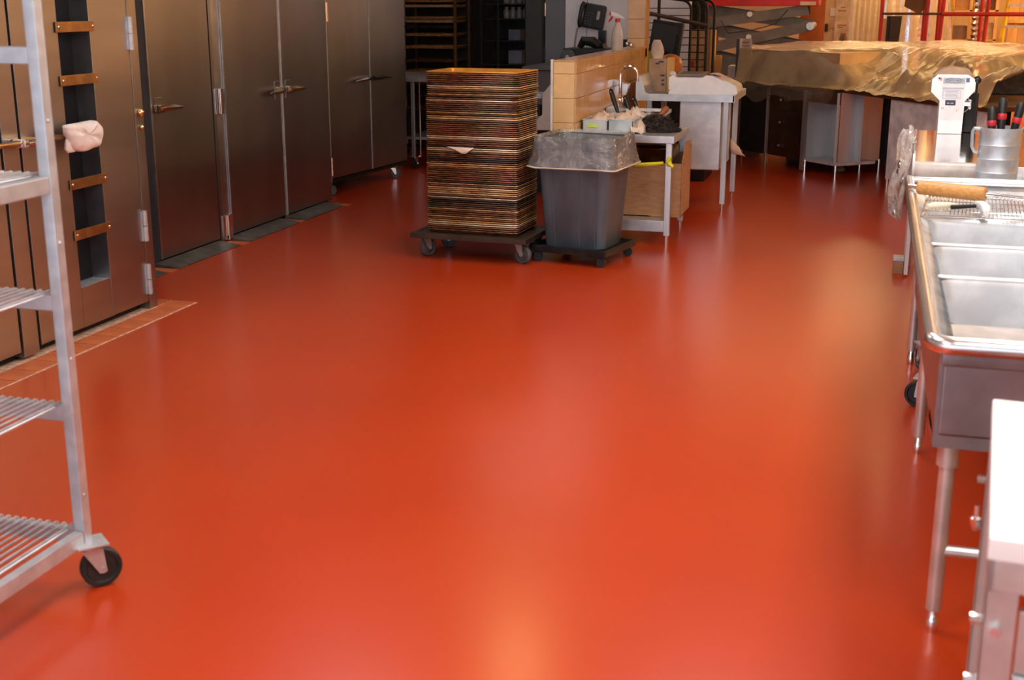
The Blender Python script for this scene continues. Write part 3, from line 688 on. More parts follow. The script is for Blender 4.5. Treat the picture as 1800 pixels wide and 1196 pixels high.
# on the prep sink
gb_ = thing('glove_carton', 'narrow tan carton standing in the prep sink corner', 'box', (-1.80, 10.93, .957))
MB().bb(-1.875, -1.725, 10.86, 11.0, .958, 1.235, .002).build('carton', CARD2, gb_, True)
MB().bb(-1.724, -1.68, 10.87, 11.02, .96, 1.245, .002).build('side_panel', WOODY, gb_, True)
for (z0, x0, x1) in ((1.205, -1.79, -1.75), (1.19, -1.82, -1.785), (1.09, -1.775, -1.74), (1.05, -1.765, -1.745), (1.015, -1.765, -1.74)):
    MB().bb(x0, x1, 10.857, 10.8595, z0, z0+.014).build('print_mark', INK, gb_, True)
bg = MB()
rings = []
for i in range(10):
    t = i/9; w = .058*(1-.25*t*t)*(math.sin(PI*(.12+.80*t))**.35); rings.append([(-1.815+w*math.cos(2*PI*k/16)*(1+.1*nz(k, i*.5))-.01*t, 10.93+.04*math.sin(2*PI*k/16)*(1+.1*nz(i, k)), 1.236+.155*t) for k in range(16)])
bg.loops(rings, cap0=True, cap1=True)
one(bg, 'oven_mitt', mat('cream_mitt', (.70, .58, .46), .9, bump=.4, bscale=30), 'cream padded mitt standing on the tan carton', 'mitt')
one(MB().box((-1.70, 10.97, 1.02), (.06, .10, .12), .01), 'green_sponge', mat('sage_sponge', (.20, .26, .15), .8), 'sage green pad between carton and white scale', 'sponge')
one(MB().sphere((-1.735, 11.12, 1.175), .11, (1.0, .7, .85), 18), 'orange_bag', mat('orange_bag', (.55, .17, .04), .35), 'rounded orange bag behind the tan carton', 'bag')
scl = thing('ingredient_scale', 'white enamelled slope-ended scale housing lying on the prep sink', 'scale', (-1.38, 10.78, .957))
MB().prism([(-1.655, .962), (-1.10, .962), (-1.085, .985), (-1.10, 1.03), (-1.295, 1.118), (-1.35, 1.118), (-1.375, 1.10), (-1.60, 1.10), (-1.62, 1.115), (-1.655, 1.10)], 10.56, 11.02, 'y').build('housing', ENAMEL, scl, True)
MB().prism([(-1.10, 1.034), (-1.20, 1.08), (-1.215, 1.077), (-1.115, 1.03)], 10.60, 11.0, 'y')  .build('front_plate', STEELX, scl, True)
MB().bb(-1.60, -1.39, 10.66, 11.06, 1.10, 1.125, .004).build('pan_plate', mat('scale_plate', (.20, .15, .12), .4, .6), scl, True)
MB().sphere((-1.635, 10.62, 1.125), .03, (1, 1, .8), 12).build('level_knob', WHITEB, scl, True)
for i in range(7): MB().box((-1.33+.014*i, 10.62+.01*(i % 2), 1.121-.0035*max(0, i-3)), (.006, .06, .006), 0, None, .5).build('print_mark', INK, scl, True)
MB().tube([(-1.67, 10.58, .965), (-1.66, 10.56, .985), (-1.645, 10.555, 1.0)], .006, 6).build('prong', CHROME, scl, True)

# ================================================================== RIGHT: THREE-BOWL SINK
sk = thing('three_bowl_sink', 'long stainless three-bowl sink with rolled rim along the right side', 'sink', (.56, 4.7, 0))
X0, X1, Y0, Y1, ZR = .165, .98, 3.14, 6.22, .895
def arcpts(cx, cy, r, a0, a1, n, z): return [(cx+r*math.cos(a0+(a1-a0)*k/n), cy+r*math.sin(a0+(a1-a0)*k/n), z) for k in range(n+1)]
rim = [(X0+.02, Y1, ZR)] + arcpts(X0+.07, Y0+.07, .05, PI, 1.5*PI, 8, ZR) + [(X1, Y0+.02, ZR)]
MB().tube(rim, .023, 16).build('rolled_rim', RIMST, sk, True)
MB().tube([(X0+.02, Y1, ZR), (X1, Y1, ZR)], .02, 12).build('rolled_rim', RIMST, sk, True)
dk = MB()
def slope(xa, za, xb, zb, y0, y1): dk.add([(xa, y0, za), (xb, y0, zb), (xb, y1, zb), (xa, y1, za)], [(0, 1, 2, 3)])
IX = .245; ZD = .865
dk.add([(X0+.035, Y0+.05, ZR-.006), (IX, Y0+.09, ZD), (IX, Y1-.06, ZD), (X0+.035, Y1, ZR-.006)], [(0, 1, 2, 3)])
dk.add([(X0+.035, Y0+.035, ZR-.006), (X1, Y0+.035, ZR-.006), (X1, Y0+.09, ZD), (IX, Y0+.09, ZD)], [(0, 1, 2, 3)])
dk.add([(IX, Y0+.09, ZD), (X1, Y0+.09, ZD), (X1, 3.53, ZD-.004), (IX, 3.53, ZD-.004)], [(0, 1, 2, 3)])
dk.add([(.84, 3.53, ZD-.004), (X1, 3.53, ZD-.004), (X1, 5.27, ZD-.004), (.84, 5.27, ZD-.004)], [(0, 1, 2, 3)])
dk.add([(IX, 5.27, ZD-.004), (X1, 5.27, ZD-.004), (X1, Y1, ZD), (IX, Y1, ZD)], [(0, 1, 2, 3)])
o = dk.build('deck', STEEL, sk, True)
BOWLS = ((3.53, 4.125), (4.155, 4.70), (4.73, 5.27))
for (a, b_) in BOWLS:
    r = MB(); w = .84-IX; cx = (IX+.84)/2; cy = (a+b_)/2; d = b_-a
    r.loops([rrect(w, d, .03, 5, ZD-.004, cx, cy), rrect(w-.01, d-.01, .035, 5, ZD-.02, cx, cy), rrect(w-.02, d-.02, .045, 5, .58, cx, cy), rrect(w-.10, d-.10, .05, 5, .555, cx, cy), rrect(w-.10, d-.10, .05, 5, .548, cx, cy), rrect(w-.008, d-.008, .045, 5, .575, cx, cy), rrect(w, d, .035, 5, ZD-.02, cx, cy)], cap0=False)
    bo = r.build('bowl', SINKST, sk, True)
    MB().add(rrect(w-.10, d-.10, .05, 5, .555, cx, cy), [tuple(range(24))]).build('bowl_floor', SINKST, bo, True)
    MB().lathe([(.001, .008), (.03, .008), (.045, .003), (.045, 0)], (cx, cy, .556), 16).build('drain', CHROME, bo, True)
for y in (4.14, 4.715):
    MB().bb(IX-.01, .85, y-.016, y+.016, ZD-.006, ZD+.006, .005).build('divider', SINKST, sk, True)
MB().bb(IX-.02, .90, 3.34, 3.36, .60, .862, .008).build('end_apron', APRON, sk, True)
MB().bb(X0+.045, X1, 3.20, 3.22, .83, .872, .006).build('front_lip', APRON, sk, True)
MB().prism([(3.345, .60), (3.52, .57), (5.25, .57), (5.28, .86), (3.345, .86)], IX-.03, IX-.012, 'x').build('side_apron', APRON, sk, True)
MB().prism([(3.345, .565), (3.60, .545), (3.60, .60), (3.345, .60)], IX-.03, .90, 'x').build('under_panel', APRON, sk, True)
MB().bb(.96, .985, Y0, Y1, .86, 1.18, .005).build('backsplash', STEEL, sk, True)
for (x, y) in ((.262, 3.395), (.262, 4.89), (.85, 3.395), (.85, 4.89), (.262, 6.185), (.85, 6.185)):
    l = MB().cyl((x, y, .07), (x, y, .60 if y < 6 else .86), .021, 16).build('leg', LEGST, sk, True)
    MB().cyl((x, y, .50), (x, y, .60), .029, 16).build('socket', LEGST, l, True)
    MB().lathe([(.016, 0), (.018, .012), (.018, .04), (.015, .045), (.015, .09)], (x, y, 0), 12).build('foot', CHROME, l, True)
MB().tube([(.262, 3.395, .25), (.85, 3.395, .25)], .016, 10).build('crossbar', LEGST, sk, True)
for x in (.85,): MB().tube([(x, 3.395, .25), (x, 4.89, .25)], .016, 10).build('crossbar', LEGST, sk, True)
# cooling grid on the far end
gr = thing('cooling_rack', 'chrome wire cooling grid laid over the far end of the long sink', 'rack', (.5, 5.5, ZD), math.radians(-4))
def L_(x, y, z): return (x-.5, y-5.5, z-ZD)
for i in range(5):
    y = 5.215+.53*i/4
    MB().tube([L_(.235, y, .887), L_(.93, y, .887)], .0035, 6).build('cross_wire', CHROME, gr)
for k in range(48):
    x = .24+.69*k/47
    MB().tube([L_(x, 5.205, .892), L_(x, 5.755, .892)], .0022, 5).build('wire', CHROME, gr)
MB().tube([L_(.235, 5.21, .888), L_(.93, 5.21, .888), L_(.93, 5.75, .888), L_(.235, 5.75, .888)], .004, 6, True).build('frame', CHROME, gr)
for (x, y) in ((.24, 5.22), (.92, 5.22), (.24, 5.74), (.92, 5.74)): MB().cyl(L_(x, y, ZD-.002), L_(x, y, .888), .004, 8).build('foot', CHROME, gr)
# rolling pin
rp_ = thing('rolling_pin', 'short wooden rolling pin on a steel rod across the sink rim', 'rolling pin', (.344, 5.63, .897))
A = Vector((.214, 5.735, .930)); B = Vector((.478, 5.585, .930)); D = (B-A).normalized()
MB().tube([A, A+D*.006, B-D*.006, B], [.026, .031, .031, .026], 18).build('roller', WOODP, rp_, True)
MB().tube([A-D*.045, B+D*.45], .011, 12).build('rod', MIRROR, rp_, True)
kn = thing('pastry_knife', 'cream-handled knife lying on the cooling grid', 'knife', (.30, 5.37, .895))
MB().tube([(.238, 5.335, .907), (.265, 5.355, .910), (.32, 5.385, .909), (.350, 5.40, .906)], [.010, .014, .013, .009], 10).build('handle', CREAM, kn, True)
MB().prism([(.348, 5.39), (.350, 5.415), (.47, 5.52), (.475, 5.515)], .9, .902, 'z').build('blade', STEELX, kn, True)
MB().tube([(.335, 5.36, .905), (.43, 5.42, .905)], [.010, .008], 8).build('black_grip', BLACKP, kn, True)
one(MB().tube([(.44, 5.50, .905), (.455, 5.42, .91), (.463, 5.33, .91), (.458, 5.235, .905)], [.010, .017, .019, .011], 10), 'scraper', WHITEB, 'white curved plastic scraper on the cooling grid', 'scraper')

# ================================================================== POLISHED TABLE with divider, jug, film roll
pt = thing('polished_table', 'mirror-polished steel table beyond the long sink', 'table', (.7, 7.5, 0))
MB().bb(.235, 1.25, 6.80, 8.68, .862, .898, .004).build('top', MIRROR, pt, True)
MB().bb(.235, 1.25, 6.28, 6.80, .838, .858, .004).build('front_shelf', STEELX, pt, True)
MB().bb(.235, 1.25, 6.785, 6.80, .845, .904, .003).build('ledge', WHITEB, pt, True)
for (x, y) in ((.29, 6.36), (.29, 8.60), (1.2, 6.36), (1.2, 8.60)):
    MB().bb(x-.02, x+.02, y-.02, y+.02, 0, .862, .003).build('leg', STEEL, pt, True)
MB().bb(.262, .285, 8.26, 8.58, .015, .60).build('side_board', WHITEP, pt, True)
bx = thing('small_carton', 'small brown carton with silver lid on the floor by the polished table', 'box', (.23, 8.40, 0))
MB().bb(.195, .258, 8.36, 8.46, 0, .08, .002).build('carton', CARD, bx, True)
MB().bb(.193, .260, 8.358, 8.462, .08, .105, .003).build('lid', ALU, bx, True)
dv = thing('dough_divider', 'white dough divider with labels and a black ball lever on the polished table', 'machine', (.48, 8.56, .898))
YD = 8.47
MB().prism([(.375, 1.268), (.555, 1.268), (.603, 1.238), (.603, 1.17), (.548, 1.105), (.545, .90), (.40, .90), (.398, 1.105), (.342, 1.16), (.342, 1.235)], YD, YD+.22, 'y').build('housing', ENAMEL, dv, True)
MB().prism([(.35, 1.262), (.585, 1.262), (.56, 1.30), (.47, 1.315), (.39, 1.30)], YD+.02, YD+.2, 'y').build('paper_cap', CARD2, dv, True)
lp = MB().bb(.408, .542, YD-.002, YD, .985, 1.255).build('face_plate', WHITEB, dv, True)
pl = MB().bb(.410, .540, YD-.004, YD-.002, 1.213, 1.247).build('logo_plate', SILVERL, dv, True)
def txt(s, size, x, zz, nm, m, par, sx=1):
    M = Matrix.Translation((x-dv.location.x, YD-.0045-dv.location.y, zz-dv.location.z)) @ FACE_Y
    return text(s, size, M, nm, m, par, sx=sx)
txt('DUTCHESS', .019, .475, 1.231, 'logo_lettering', INK, pl, .95)
el = [(.475+.054*math.cos(a*2*PI/28), YD-.005, 1.231+.0135*math.sin(a*2*PI/28)) for a in range(28)]
MB().tube(el, .0010, 5, True).build('logo_oval', INK, pl, True)
fg = MB().bb(.380, .401, YD-.003, YD, 1.230, 1.250).build('flag_sticker', WHITEB, dv, True)
MB().bb(.380, .390, YD-.004, YD-.003, 1.239, 1.250).build('flag_canton', INK, fg, True)
for i in range(3): MB().bb(.380 if i > 1 else .390, .401, YD-.004, YD-.003, 1.2325+i*.006, 1.2355+i*.006).build('flag_stripe', REDP, fg, True)
MB().bb(.545, .566, YD-.003, YD, 1.222, 1.248).build('blue_sticker', mat('blue_sticker', (.12, .16, .32), .4), dv, True)
MB().bb(.408, .535, YD-.004, YD-.002, 1.180, 1.188).build('heading_strip', SILVERL, dv, True)
nt = MB().bb(.414, .520, YD-.0035, YD-.002, 1.118, 1.172).build('notice', mat('notice_frame', (.35, .36, .60), .5), dv, True)
MB().bb(.416, .518, YD-.0045, YD-.003, 1.120, 1.170).build('notice_sheet', WHITEB, nt, True)
for i in range(5): MB().bb(.425+.004*(i % 2), .509-.006*(i % 3), YD-.005, YD-.004, 1.128+i*.0085, 1.1305+i*.0085).build('text_line', mat('notice_ink', (.35, .35, .6), .6), nt, True)
sp = MB().bb(.432, .494, YD-.004, YD-.002, 1.078, 1.110).build('spec_plate', INK, dv, True)
for i in range(2): MB().bb(.442+i*.022, .458+i*.024, YD-.005, YD-.004, 1.088, 1.094).build('text_line', SILVERL, sp, True)
for (x, zz) in ((.419, 1.062), (.501, 1.048)): MB().sphere((x, YD-.004, zz), .007, (1, .6, 1), 10).build('screw', CHROME, dv, True)
txt('T', .016, .462, 1.064, 'arrow_mark', SILVERL, dv)
lv = MB().tube([(.617, YD+.05, .93), (.613, YD+.02, 1.22)], .007, 10).build('lever', BLACKM, dv, True)
MB().sphere((.612, YD+.02, 1.235), .026, (1, 1, 1), 18).build('lever_ball', BLACKP, lv, True)
ax = MB(); ax.cyl((.54, YD+.08, 1.085), (.585, YD+.08, 1.085), .022, 16); ax.box((.585, YD+.08, 1.08), (.022, .03, .06), .004); ax.tube([(.55, YD+.05, 1.03), (.58, YD+.06, 1.055)], .004, 6); ax.tube([(.565, YD+.05, 1.14), (.575, YD+.05, 1.11)], .004, 6); ax.build('pivot', CHROME, dv, True)
MB().bb(.56, .64, YD+.12, YD+.30, .90, 1.15, .01).build('press_body', BLACKM, dv, True)
# measuring jug with rolling-cutter handles in it
jg = thing('measuring_jug', 'spun aluminium measuring jug holding black and red handled tools', 'jug', (.594, 6.47, .859))
prof = [(.001, 0), (.088, 0), (.094, .006)]
for zz in (.06, .125, .19): prof += [(.095, zz-.006), (.098, zz), (.095, zz+.006)]
prof += [(.095, .245), (.101, .262), (.102, .272), (.098, .272), (.092, .245), (.090, .01), (.001, .008)]
MB().lathe(prof, n=36).build('shell', ALU, jg)
MB().tube([(-.097, -.02, .262), (-.122, -.025, .266), (-.128, -.026, .25), (-.126, -.026, .18), (-.112, -.024, .155), (-.097, -.02, .15)], .0085, 8).build('handle', ALU, jg)
for (p, q, lab) in (((-.03, -.03, .02), (-.048, .0, .37), 'black-handled tool standing at the left in the jug'), ((.0, -.02, .02), (.0, .02, .41), 'black tool with a wide red band in the middle of the jug'), ((.02, .03, .02), (.085, .02, .39), 'black tool with red band leaning right in the jug')):
    p = Vector(p)+Vector(jg.location); q = Vector(q)+Vector(jg.location); d = q-p
    t = thing('hand_tool', lab, 'tool', p, 0, 'tools standing in the jug')
    MB().tube([Vector((0,0,0)), d*.60, d*.62, d*.72, d*.95, d], [.004, .004, .018, .019, .022, .014], 12).build('handle', BLACKP, t)
    MB().tube([d*.735, d*.745, d*.80, d*.81], [.019, .0215, .022, .02], 12).build('red_band', REDP, t)
# roll of film and hanging film
fr_ = thing('film_roll', 'dusty roll of plastic film with a white end disc on the polished table', 'roll', (.36, 6.52, .859))
MB().cyl((.215, 6.52, .905), (.50, 6.52, .905), .046, 28).build('film', DUSTY, fr_, True)
MB().cyl((.203, 6.52, .930), (.214, 6.52, .930), .070, 28).build('end_disc', WHITEB, fr_, True)
MB().sphere((.195, 6.50, 1.055), .022, (1, 1, 1), 12).build('spindle_knob', CHROME, fr_, True)
MB().box((.207, 6.50, 1.03), (.008, .03, .08), .003).build('bracket', ALU, fr_, True)
g = []
for i in range(15):
    t = i/14; row = []
    for j in range(15):
        u = j/14-.5
        w = .05+.17*t**.7
        y = 6.47+u*w*1.1
        x = .185-.055*t-.020*math.sin(u*9+2*t)-.018*nz(u*6, t*3)
        row.append((x+.02*abs(u), y, 1.105-.40*t+.02*nz(u*4, t*2, 5)-(.05 if t > .9 else 0)*abs(u)))
    g.append(row)
pb = thing('plastic_bag', 'clear crumpled plastic bag hanging from the end of the film roll', 'bag', (.15, 6.47, .70))
MB()
o = bent_sheet(g).build('front_film', CLEAR, pb, True, 70)
o2 = bent_sheet([[(p[0]-.02-.012*math.sin(i*.8), p[1]+.012, p[2]-.006*i/14) for p in r] for i, r in enumerate(g)]).build('back_film', CLEAR, pb, True, 70)
MB().tube([(.178, 6.44, 1.09), (.186, 6.47, 1.115), (.180, 6.50, 1.12), (.19, 6.52, 1.10)], [.006, .012, .010, .004], 8).build('knot', CLEAR, pb, True)
# flour-dusted crumpled film by the jug
g = [[(.48+.44*i/14, 6.29+.09*j/8, .862+.022*abs(nz(i*.45, j*.5, 3))+.02*max(0, nz(i*.3, j*.3, 8))) for j in range(9)] for i in range(15)]
o = bent_sheet(g).build('crumpled_film', CLEAR, None, True, 70); tag(o, 'flour-dusted crumpled film in front of the measuring jug', 'film')

# ingredient bin under the sink end
ib = thing('ingredient_bin', 'dark ingredient bin on casters pushed under the long sink', 'bin', (.62, 5.85, 0))
MB().bb(.33, .95, 5.50, 6.14, .13, .56, .03).build('body', GREYR, ib, True)
MB().bb(.32, .96, 5.49, 6.15, .56, .585, .008).build('lid', GREYR, ib, True)
for (x, y, a) in ((.30, 5.50, 2.9), (.32, 6.08, 1.9), (.85, 5.56, 0), (.85, 6.05, 0)): caster(ib, (x, y, 0), .058, a, BLACKR, ALU, .034, True)

# ================================================================== MARBLE TABLE
mt = thing('marble_table', 'white marble-topped table on a bolted steel frame, nearest on the right', 'table', (.232, 2.03, 0), math.radians(-4.8))
MB().bb(0, .80, 0, .79, .832, .872, .004).build('marble_slab', MARBLE, mt)
MB().bb(.004, .79, .006, .018, .775, .832, .002).build('frame_rail', LEGST, mt)
MB().bb(.004, .016, .006, .78, .775, .832, .002).build('frame_rail', LEGST, mt)
for (x, y) in ((.03, .05), (.03, .74), (.75, .05), (.75, .74)):
    l = MB(); l.bb(x-.026, x+.026, y-.026, y-.021, 0, .80); l.bb(x-.026, x-.021, y-.026, y+.03, 0, .80); lo = l.build('leg', LEGST, mt)
    for zz in (.70, .585):
        MB().cyl((x-.045, y, zz), (x-.02, y, zz), .009, 6).build('bolt', CHROME, lo)
        MB().cyl((x-.005, y-.04, zz), (x-.005, y-.02, zz), .009, 6).build('bolt', CHROME, lo)
    if y > .5: MB().lathe([(.001, 0), (.006, .004), (.013, .022), (.013, .030), (.006, .034), (.006, .06)], (x-.04, y-.02, .585), 12).build('plumb_screw', CHROME, lo)
MB().bb(.06, .72, .03, .05, .62, .735, .003).build('drawer_front', LEGST, mt)
MB().bb(.06, .72, .02, .05, .60, .618, .003).build('lower_rail', ALU, mt)
MB().bb(.06, .72, .06, .74, .12, .14, .003).build('lower_shelf', LEGST, mt)

# ================================================================== BACK LEFT ROOM
ct = thing('caster_table', 'stainless table on casters in the dim back corner', 'table', (-4.9, 12.9, 0))
MB().bb(-5.6, -4.30, 12.36, 13.3, .905, .955, .004).build('top', STEELX, ct, True)
for (x, y) in ((-4.62, 12.44), (-4.36, 13.2), (-5.5, 12.44), (-5.5, 13.2)):
    MB().bb(x-.018, x+.018, y-.018, y+.018, .13, .905, .003).build('leg', STEEL, ct, True)
    caster(ct, (x+.01, y, 0), .055, 1.2, BLACKR, CHROME, .03, True)
MB().cyl((-4.55, 12.46, .12), (-4.55, 12.46, .905), .009, 8).build('brace', CHROME, ct, True)
MB().bb(-5.5, -4.4, 12.5, 13.2, .30, .325).build('lower_shelf', STEELX, ct, True)
one(MB().bb(-5.3, -4.72, 12.6, 13.1, .328, .55, .02), 'dark_appliance', BLACKM, 'dark appliance on the lower shelf of the caster table', 'appliance')
br = thing('bakery_rack', 'dark tall pan rack with brown-edged trays in the back corner', 'rack', (-4.62, 13.75, 0))
RX0, RX1, RY0, RY1 = -5.14, -4.50, 13.5, 14.0
for (x, y) in ((RX0, RY0), (RX1, RY0), (RX0, RY1), (RX1, RY1)): MB().bb(x-.015, x+.015, y-.015, y+.015, .12, 1.95, .002).build('post', mat('rust_post', (.12, .05, .02), .5, .6), br, True)
for z in (.12, 1.95):
    for y in (RY0, RY1): MB().bb(RX0, RX1, y-.015, y+.015, z-.015, z+.015).build('rail', BLACKM, br, True)
for (x, y) in ((RX0, RY0), (RX1, RY0), (RX0, RY1), (RX1, RY1)): caster(br, (x, y, 0), .05, .3, BLACKR, BLACKM, .03, True)
MB().bb(RX0, RX1, RY1+.016, RY1+.03, .1, 1.95).build('dark_backing', DARK, br, True)  # black sheet added so the gaps between trays look deep in shade
zs = [1.70, 1.645, 1.515, 1.48, 1.42, 1.335, 1.20, 1.05, .93, .80, .66, .52]
for i, z in enumerate(zs):
    for x in (RX0+.03, RX1-.03): MB().bb(x-.012, x+.012, RY0, RY1, z-.012, z-.008).build('runner', BLACKM, br, True)
    o = MB().loops([rrect(.56, .44, .02, 3, 0), rrect(.60, .48, .03, 3, .024), rrect(.606, .486, .03, 3, .024), rrect(.606, .486, .03, 3, .020), rrect(.59, .47, .03, 3, .019), rrect(.555, .435, .02, 3, -.003)], cap0=True).build('tray', PANS[[3, 4, 3, 4, 0, 3, 3, 2, 3, 1, 2, 1][i]], None)
    o.location = ((RX0+RX1)/2, (RY0+RY1)/2, z); tag(o, ['topmost', 'second', 'third', 'fourth', 'fifth', 'sixth', 'seventh', 'eighth', 'ninth', 'tenth', 'eleventh', 'lowest'][i]+' tray from the top of the dark bakery rack', 'tray', 'trays in the bakery rack')
sr = thing('storage_rack', 'black shelf unit with rows of small jars in the back room', 'rack', (-3.95, 14.2, 0))
for x in (-4.32, -4.12, -3.80): 
    for y in (13.9, 14.4): MB().bb(x-.012, x+.012, y-.012, y+.012, 0, 2.0).build('post', BLACKM, sr, True)
MB().bb(-3.792, -3.778, 13.885, 13.9, .9, 1.52).build('chrome_strip', ALU, sr, True)
for z in (.2, .6, 1.02, 1.28, 1.52, 1.68): MB().bb(-4.33, -3.78, 13.88, 14.42, z-.012, z).build('shelf', BLACKM, sr, True)
MB().bb(-4.33, -3.78, 14.42, 14.44, 0, 2.0).build('dark_backing', BLACKM, sr, True)
jar = None
for r, z in enumerate((1.52, 1.68)):
    for k in range(4):
        o = one(MB().lathe([(.001, 0), (.034, 0), (.038, .01), (.038, .08), (.026, .10), (.026, .125), (.001, .125)], (-4.04+.075*k, 13.95, z), 14), 'small_jar', mat('dim_jar', (.16, .165, .15), .25), ['leftmost', 'second', 'third', 'rightmost'][k]+' small dim jar in the '+['lower', 'upper'][r]+' row on the black shelf unit', 'jar', 'jars on the black shelf unit')
one(MB().bb(-4.02, -3.86, 13.95, 14.2, 1.022, 1.17, .004), 'window_patch', mat('window_blue', (.16, .18, .23), .5), 'bluish block painted as a bit of window on the shelf below the jars', 'box')  # this block and the next stand in for bluish bits of window
one(MB().bb(-4.02, -3.88, 13.95, 14.2, 1.282, 1.40, .004), 'window_patch', mat('window_blue2', (.11, .13, .18), .5), 'bluish block painted as a bit of window on the second shelf below the jars', 'box')
struct(MB().bb(-3.72, -3.55, 13.6, 14.0, 0, 3.1), 'wall_column', GREYC)
dw = struct(MB().bb(-3.54, -3.30, 13.75, 13.85, 0, 3.1), 'door_1', GREYD)
for z in (1.62, 1.15): MB().cyl((-3.54, 13.74, z-.07), (-3.54, 13.74, z+.07), .012, 8).build('hinge', CHROME, dw, True)
wg = struct(MB().bb(-3.30, -1.95, 13.70, 13.85, 0, 3.1), 'wall_grey', GREYW)
MB().bb(-3.062, -3.056, 13.694, 13.70, 1.0, 3.1).build('panel_seam', GREYD, wg, True)
struct(MB().bb(-5.75, -5.385, 14.2, 14.3, .0, 3.1), 'door_2', GREYW)
dsk = thing('office_counter', 'dark grey counter below the wall phone behind the half wall', 'counter', (-2.8, 13.0, 0))
MB().bb(-3.42, -2.30, 12.35, 13.68, 1.045, 1.075, .004).build('top', DESKG, dsk, True)
MB().bb(-3.40, -2.32, 12.42, 13.68, .70, 1.045).build('body', DESKG, dsk, True)
for x in (-3.36, -2.36):
    MB().bb(x-.02, x+.02, 12.44, 12.48, 0, .70).build('leg', BLACKM, dsk, True)
    MB().bb(x-.02, x+.02, 13.55, 13.59, 0, .70).build('leg', BLACKM, dsk, True)
mx = thing('white_machine', 'pale machine with sloped shoulder between pan stack and half wall', 'machine', (-2.85, 11.3, 0))
MB().prism([(-3.12, .58), (-2.70, .58), (-2.70, 1.02), (-2.78, 1.02), (-2.88, .90), (-2.88, .72), (-2.93, .67), (-3.12, .67)], 11.1, 11.45, 'y').build('casing', WHITEP, mx, True)
MB().bb(-3.12, -2.89, 11.12, 11.4, .86, .90, .003).build('shelf_plate', ALU, mx, True)
MB().bb(-2.98, -2.72, 11.15, 11.42, 0, .58).build('pedestal', BLACKM, mx, True)
# phone
ph = thing('wall_phone', 'black push-button telephone mounted on the grey wall', 'telephone', (-3.02, 13.68, 1.43))
Mx = Matrix.Translation((-3.02, 13.67, 1.555)) @ Matrix.Rotation(math.radians(10), 4, 'Y')
MB().box((.045, 0, 0), (.24, .05, .26), .02, Mx).build('base', BLACKP, ph, True)
MB().tube([Mx @ Vector(p) for p in ((-.075, -.035, .125), (-.090, -.055, .08), (-.095, -.06, 0), (-.090, -.055, -.08), (-.075, -.035, -.125))], [.03, .026, .02, .026, .03], 10).build('handset', BLACKP, ph, True)
for r in range(5):
    for k in range(3): MB().box((-.035+.03*k, -.028, -.085+.028*r), (.018, .008, .014), .002, Mx).build('key', mat('phone_key', (.10, .10, .10), .5), ph, True)
MB().box((.095, -.028, .02), (.03, .006, .09), .002, Mx).build('card', BEIGE, ph, True)
pts = [(-3.14, 13.64, 1.43)]
for k in range(90): pts.append((-3.15-.03*math.sin(k/90*2)+.010*math.cos(k*1.1), 13.64+.010*math.sin(k*1.1), 1.43-.30*k/90))
MB().tube(pts, .003, 5).build('coiled_cord', BLACKP, ph, True)
# printer and clutter on the counter
pr_ = thing('label_printer', 'black label printer with a paper wheel on the grey counter', 'printer', (-2.95, 13.2, 1.077))
MB().bb(-3.16, -2.66, 13.0, 13.4, 1.077, 1.235, .012).build('body', BLACKP, pr_, True)
MB().lathe([(.001, 0), (.03, 0), (.03, .004), (.078, .004), (.082, .012), (.07, .018), (.001, .02)], M=Matrix.Translation((-3.10, 12.985, 1.15)) @ Matrix.Rotation(PI/2, 4, 'X'), n=24).build('paper_wheel', GREYR, pr_, True)
MB().cyl((-3.10, 12.965, 1.15), (-3.10, 12.96, 1.15), .02, 14).build('wheel_hub', ALU, pr_, True)
MB().bb(-2.93, -2.73, 12.99, 13.0, 1.10, 1.20).build('panel', BLACKM, pr_, True)
one(MB().tube([(-3.0, 13.1, 1.24), (-2.96, 13.1, 1.31), (-2.86, 13.1, 1.30), (-2.78, 13.1, 1.25), (-2.72, 13.05, 1.26)], [.03, .05, .055, .045, .03], 10), 'hand_scanner', BLACKP, 'black handheld scanner resting on the label printer', 'scanner')
one(MB().bb(-2.86, -2.78, 13.35, 13.42, 1.235, 1.41, .006), 'charger_block', BLACKP, 'upright black charger between phone and blue bottle', 'charger')
sp_ = thing('speaker_bar', 'dark sound bar standing behind the spray bottle', 'speaker', (-2.53, 13.3, 1.077))
MB().bb(-2.70, -2.36, 13.25, 13.45, 1.20, 1.32, .02).build('cabinet', BLACKM, sp_, True)
MB().bb(-2.66, -2.36, 13.27, 13.43, 1.077, 1.20, .004).build('plinth', mat('slate', (.10, .125, .14), .5), sp_, True)
MB().cyl((-2.45, 13.245, 1.265), (-2.45, 13.252, 1.265), .04, 18).build('cone', BLACKP, sp_, True)
one(MB().bb(-3.18, -2.72, 12.7, 12.98, 1.077, 1.105, .004), 'green_clipboard', GREEN, 'green board lying before the label printer', 'board')
one(MB().lathe([(.001, 0), (.052, 0), (.056, .01), (.056, .20), (.045, .24), (.018, .262), (.018, .28), (.012, .285), (.010, .31), (.001, .312)], (-2.66, 13.50, 1.325-.25+.0), 20), 'squeeze_bottle', BLUEB, 'pale blue bottle standing on the counter by the phone', 'bottle')
sb = thing('spray_bottle', 'cloudy spray bottle with white and red trigger on the half wall', 'bottle', (-2.135, 10.75, 1.307))
MB().lathe([(.001, 0), (.045, 0), (.05, .008), (.05, .12), (.044, .16), (.026, .20), (.018, .225), (.018, .24), (.001, .24)], n=20).build('flask', BOTTLE, sb)
MB().cyl((0, 0, .232), (0, 0, .262), .022, 14).build('collar', REDP, sb)
MB().prism([(-.055, .285), (.05, .262), (.045, .275), (.0, .305), (-.055, .318)], -.016, .016, 'y').build('spray_head', WHITEB, sb)
MB().tube([(-.055, 0, .302), (-.072, 0, .302)], .014, 10).build('nozzle', REDP, sb)
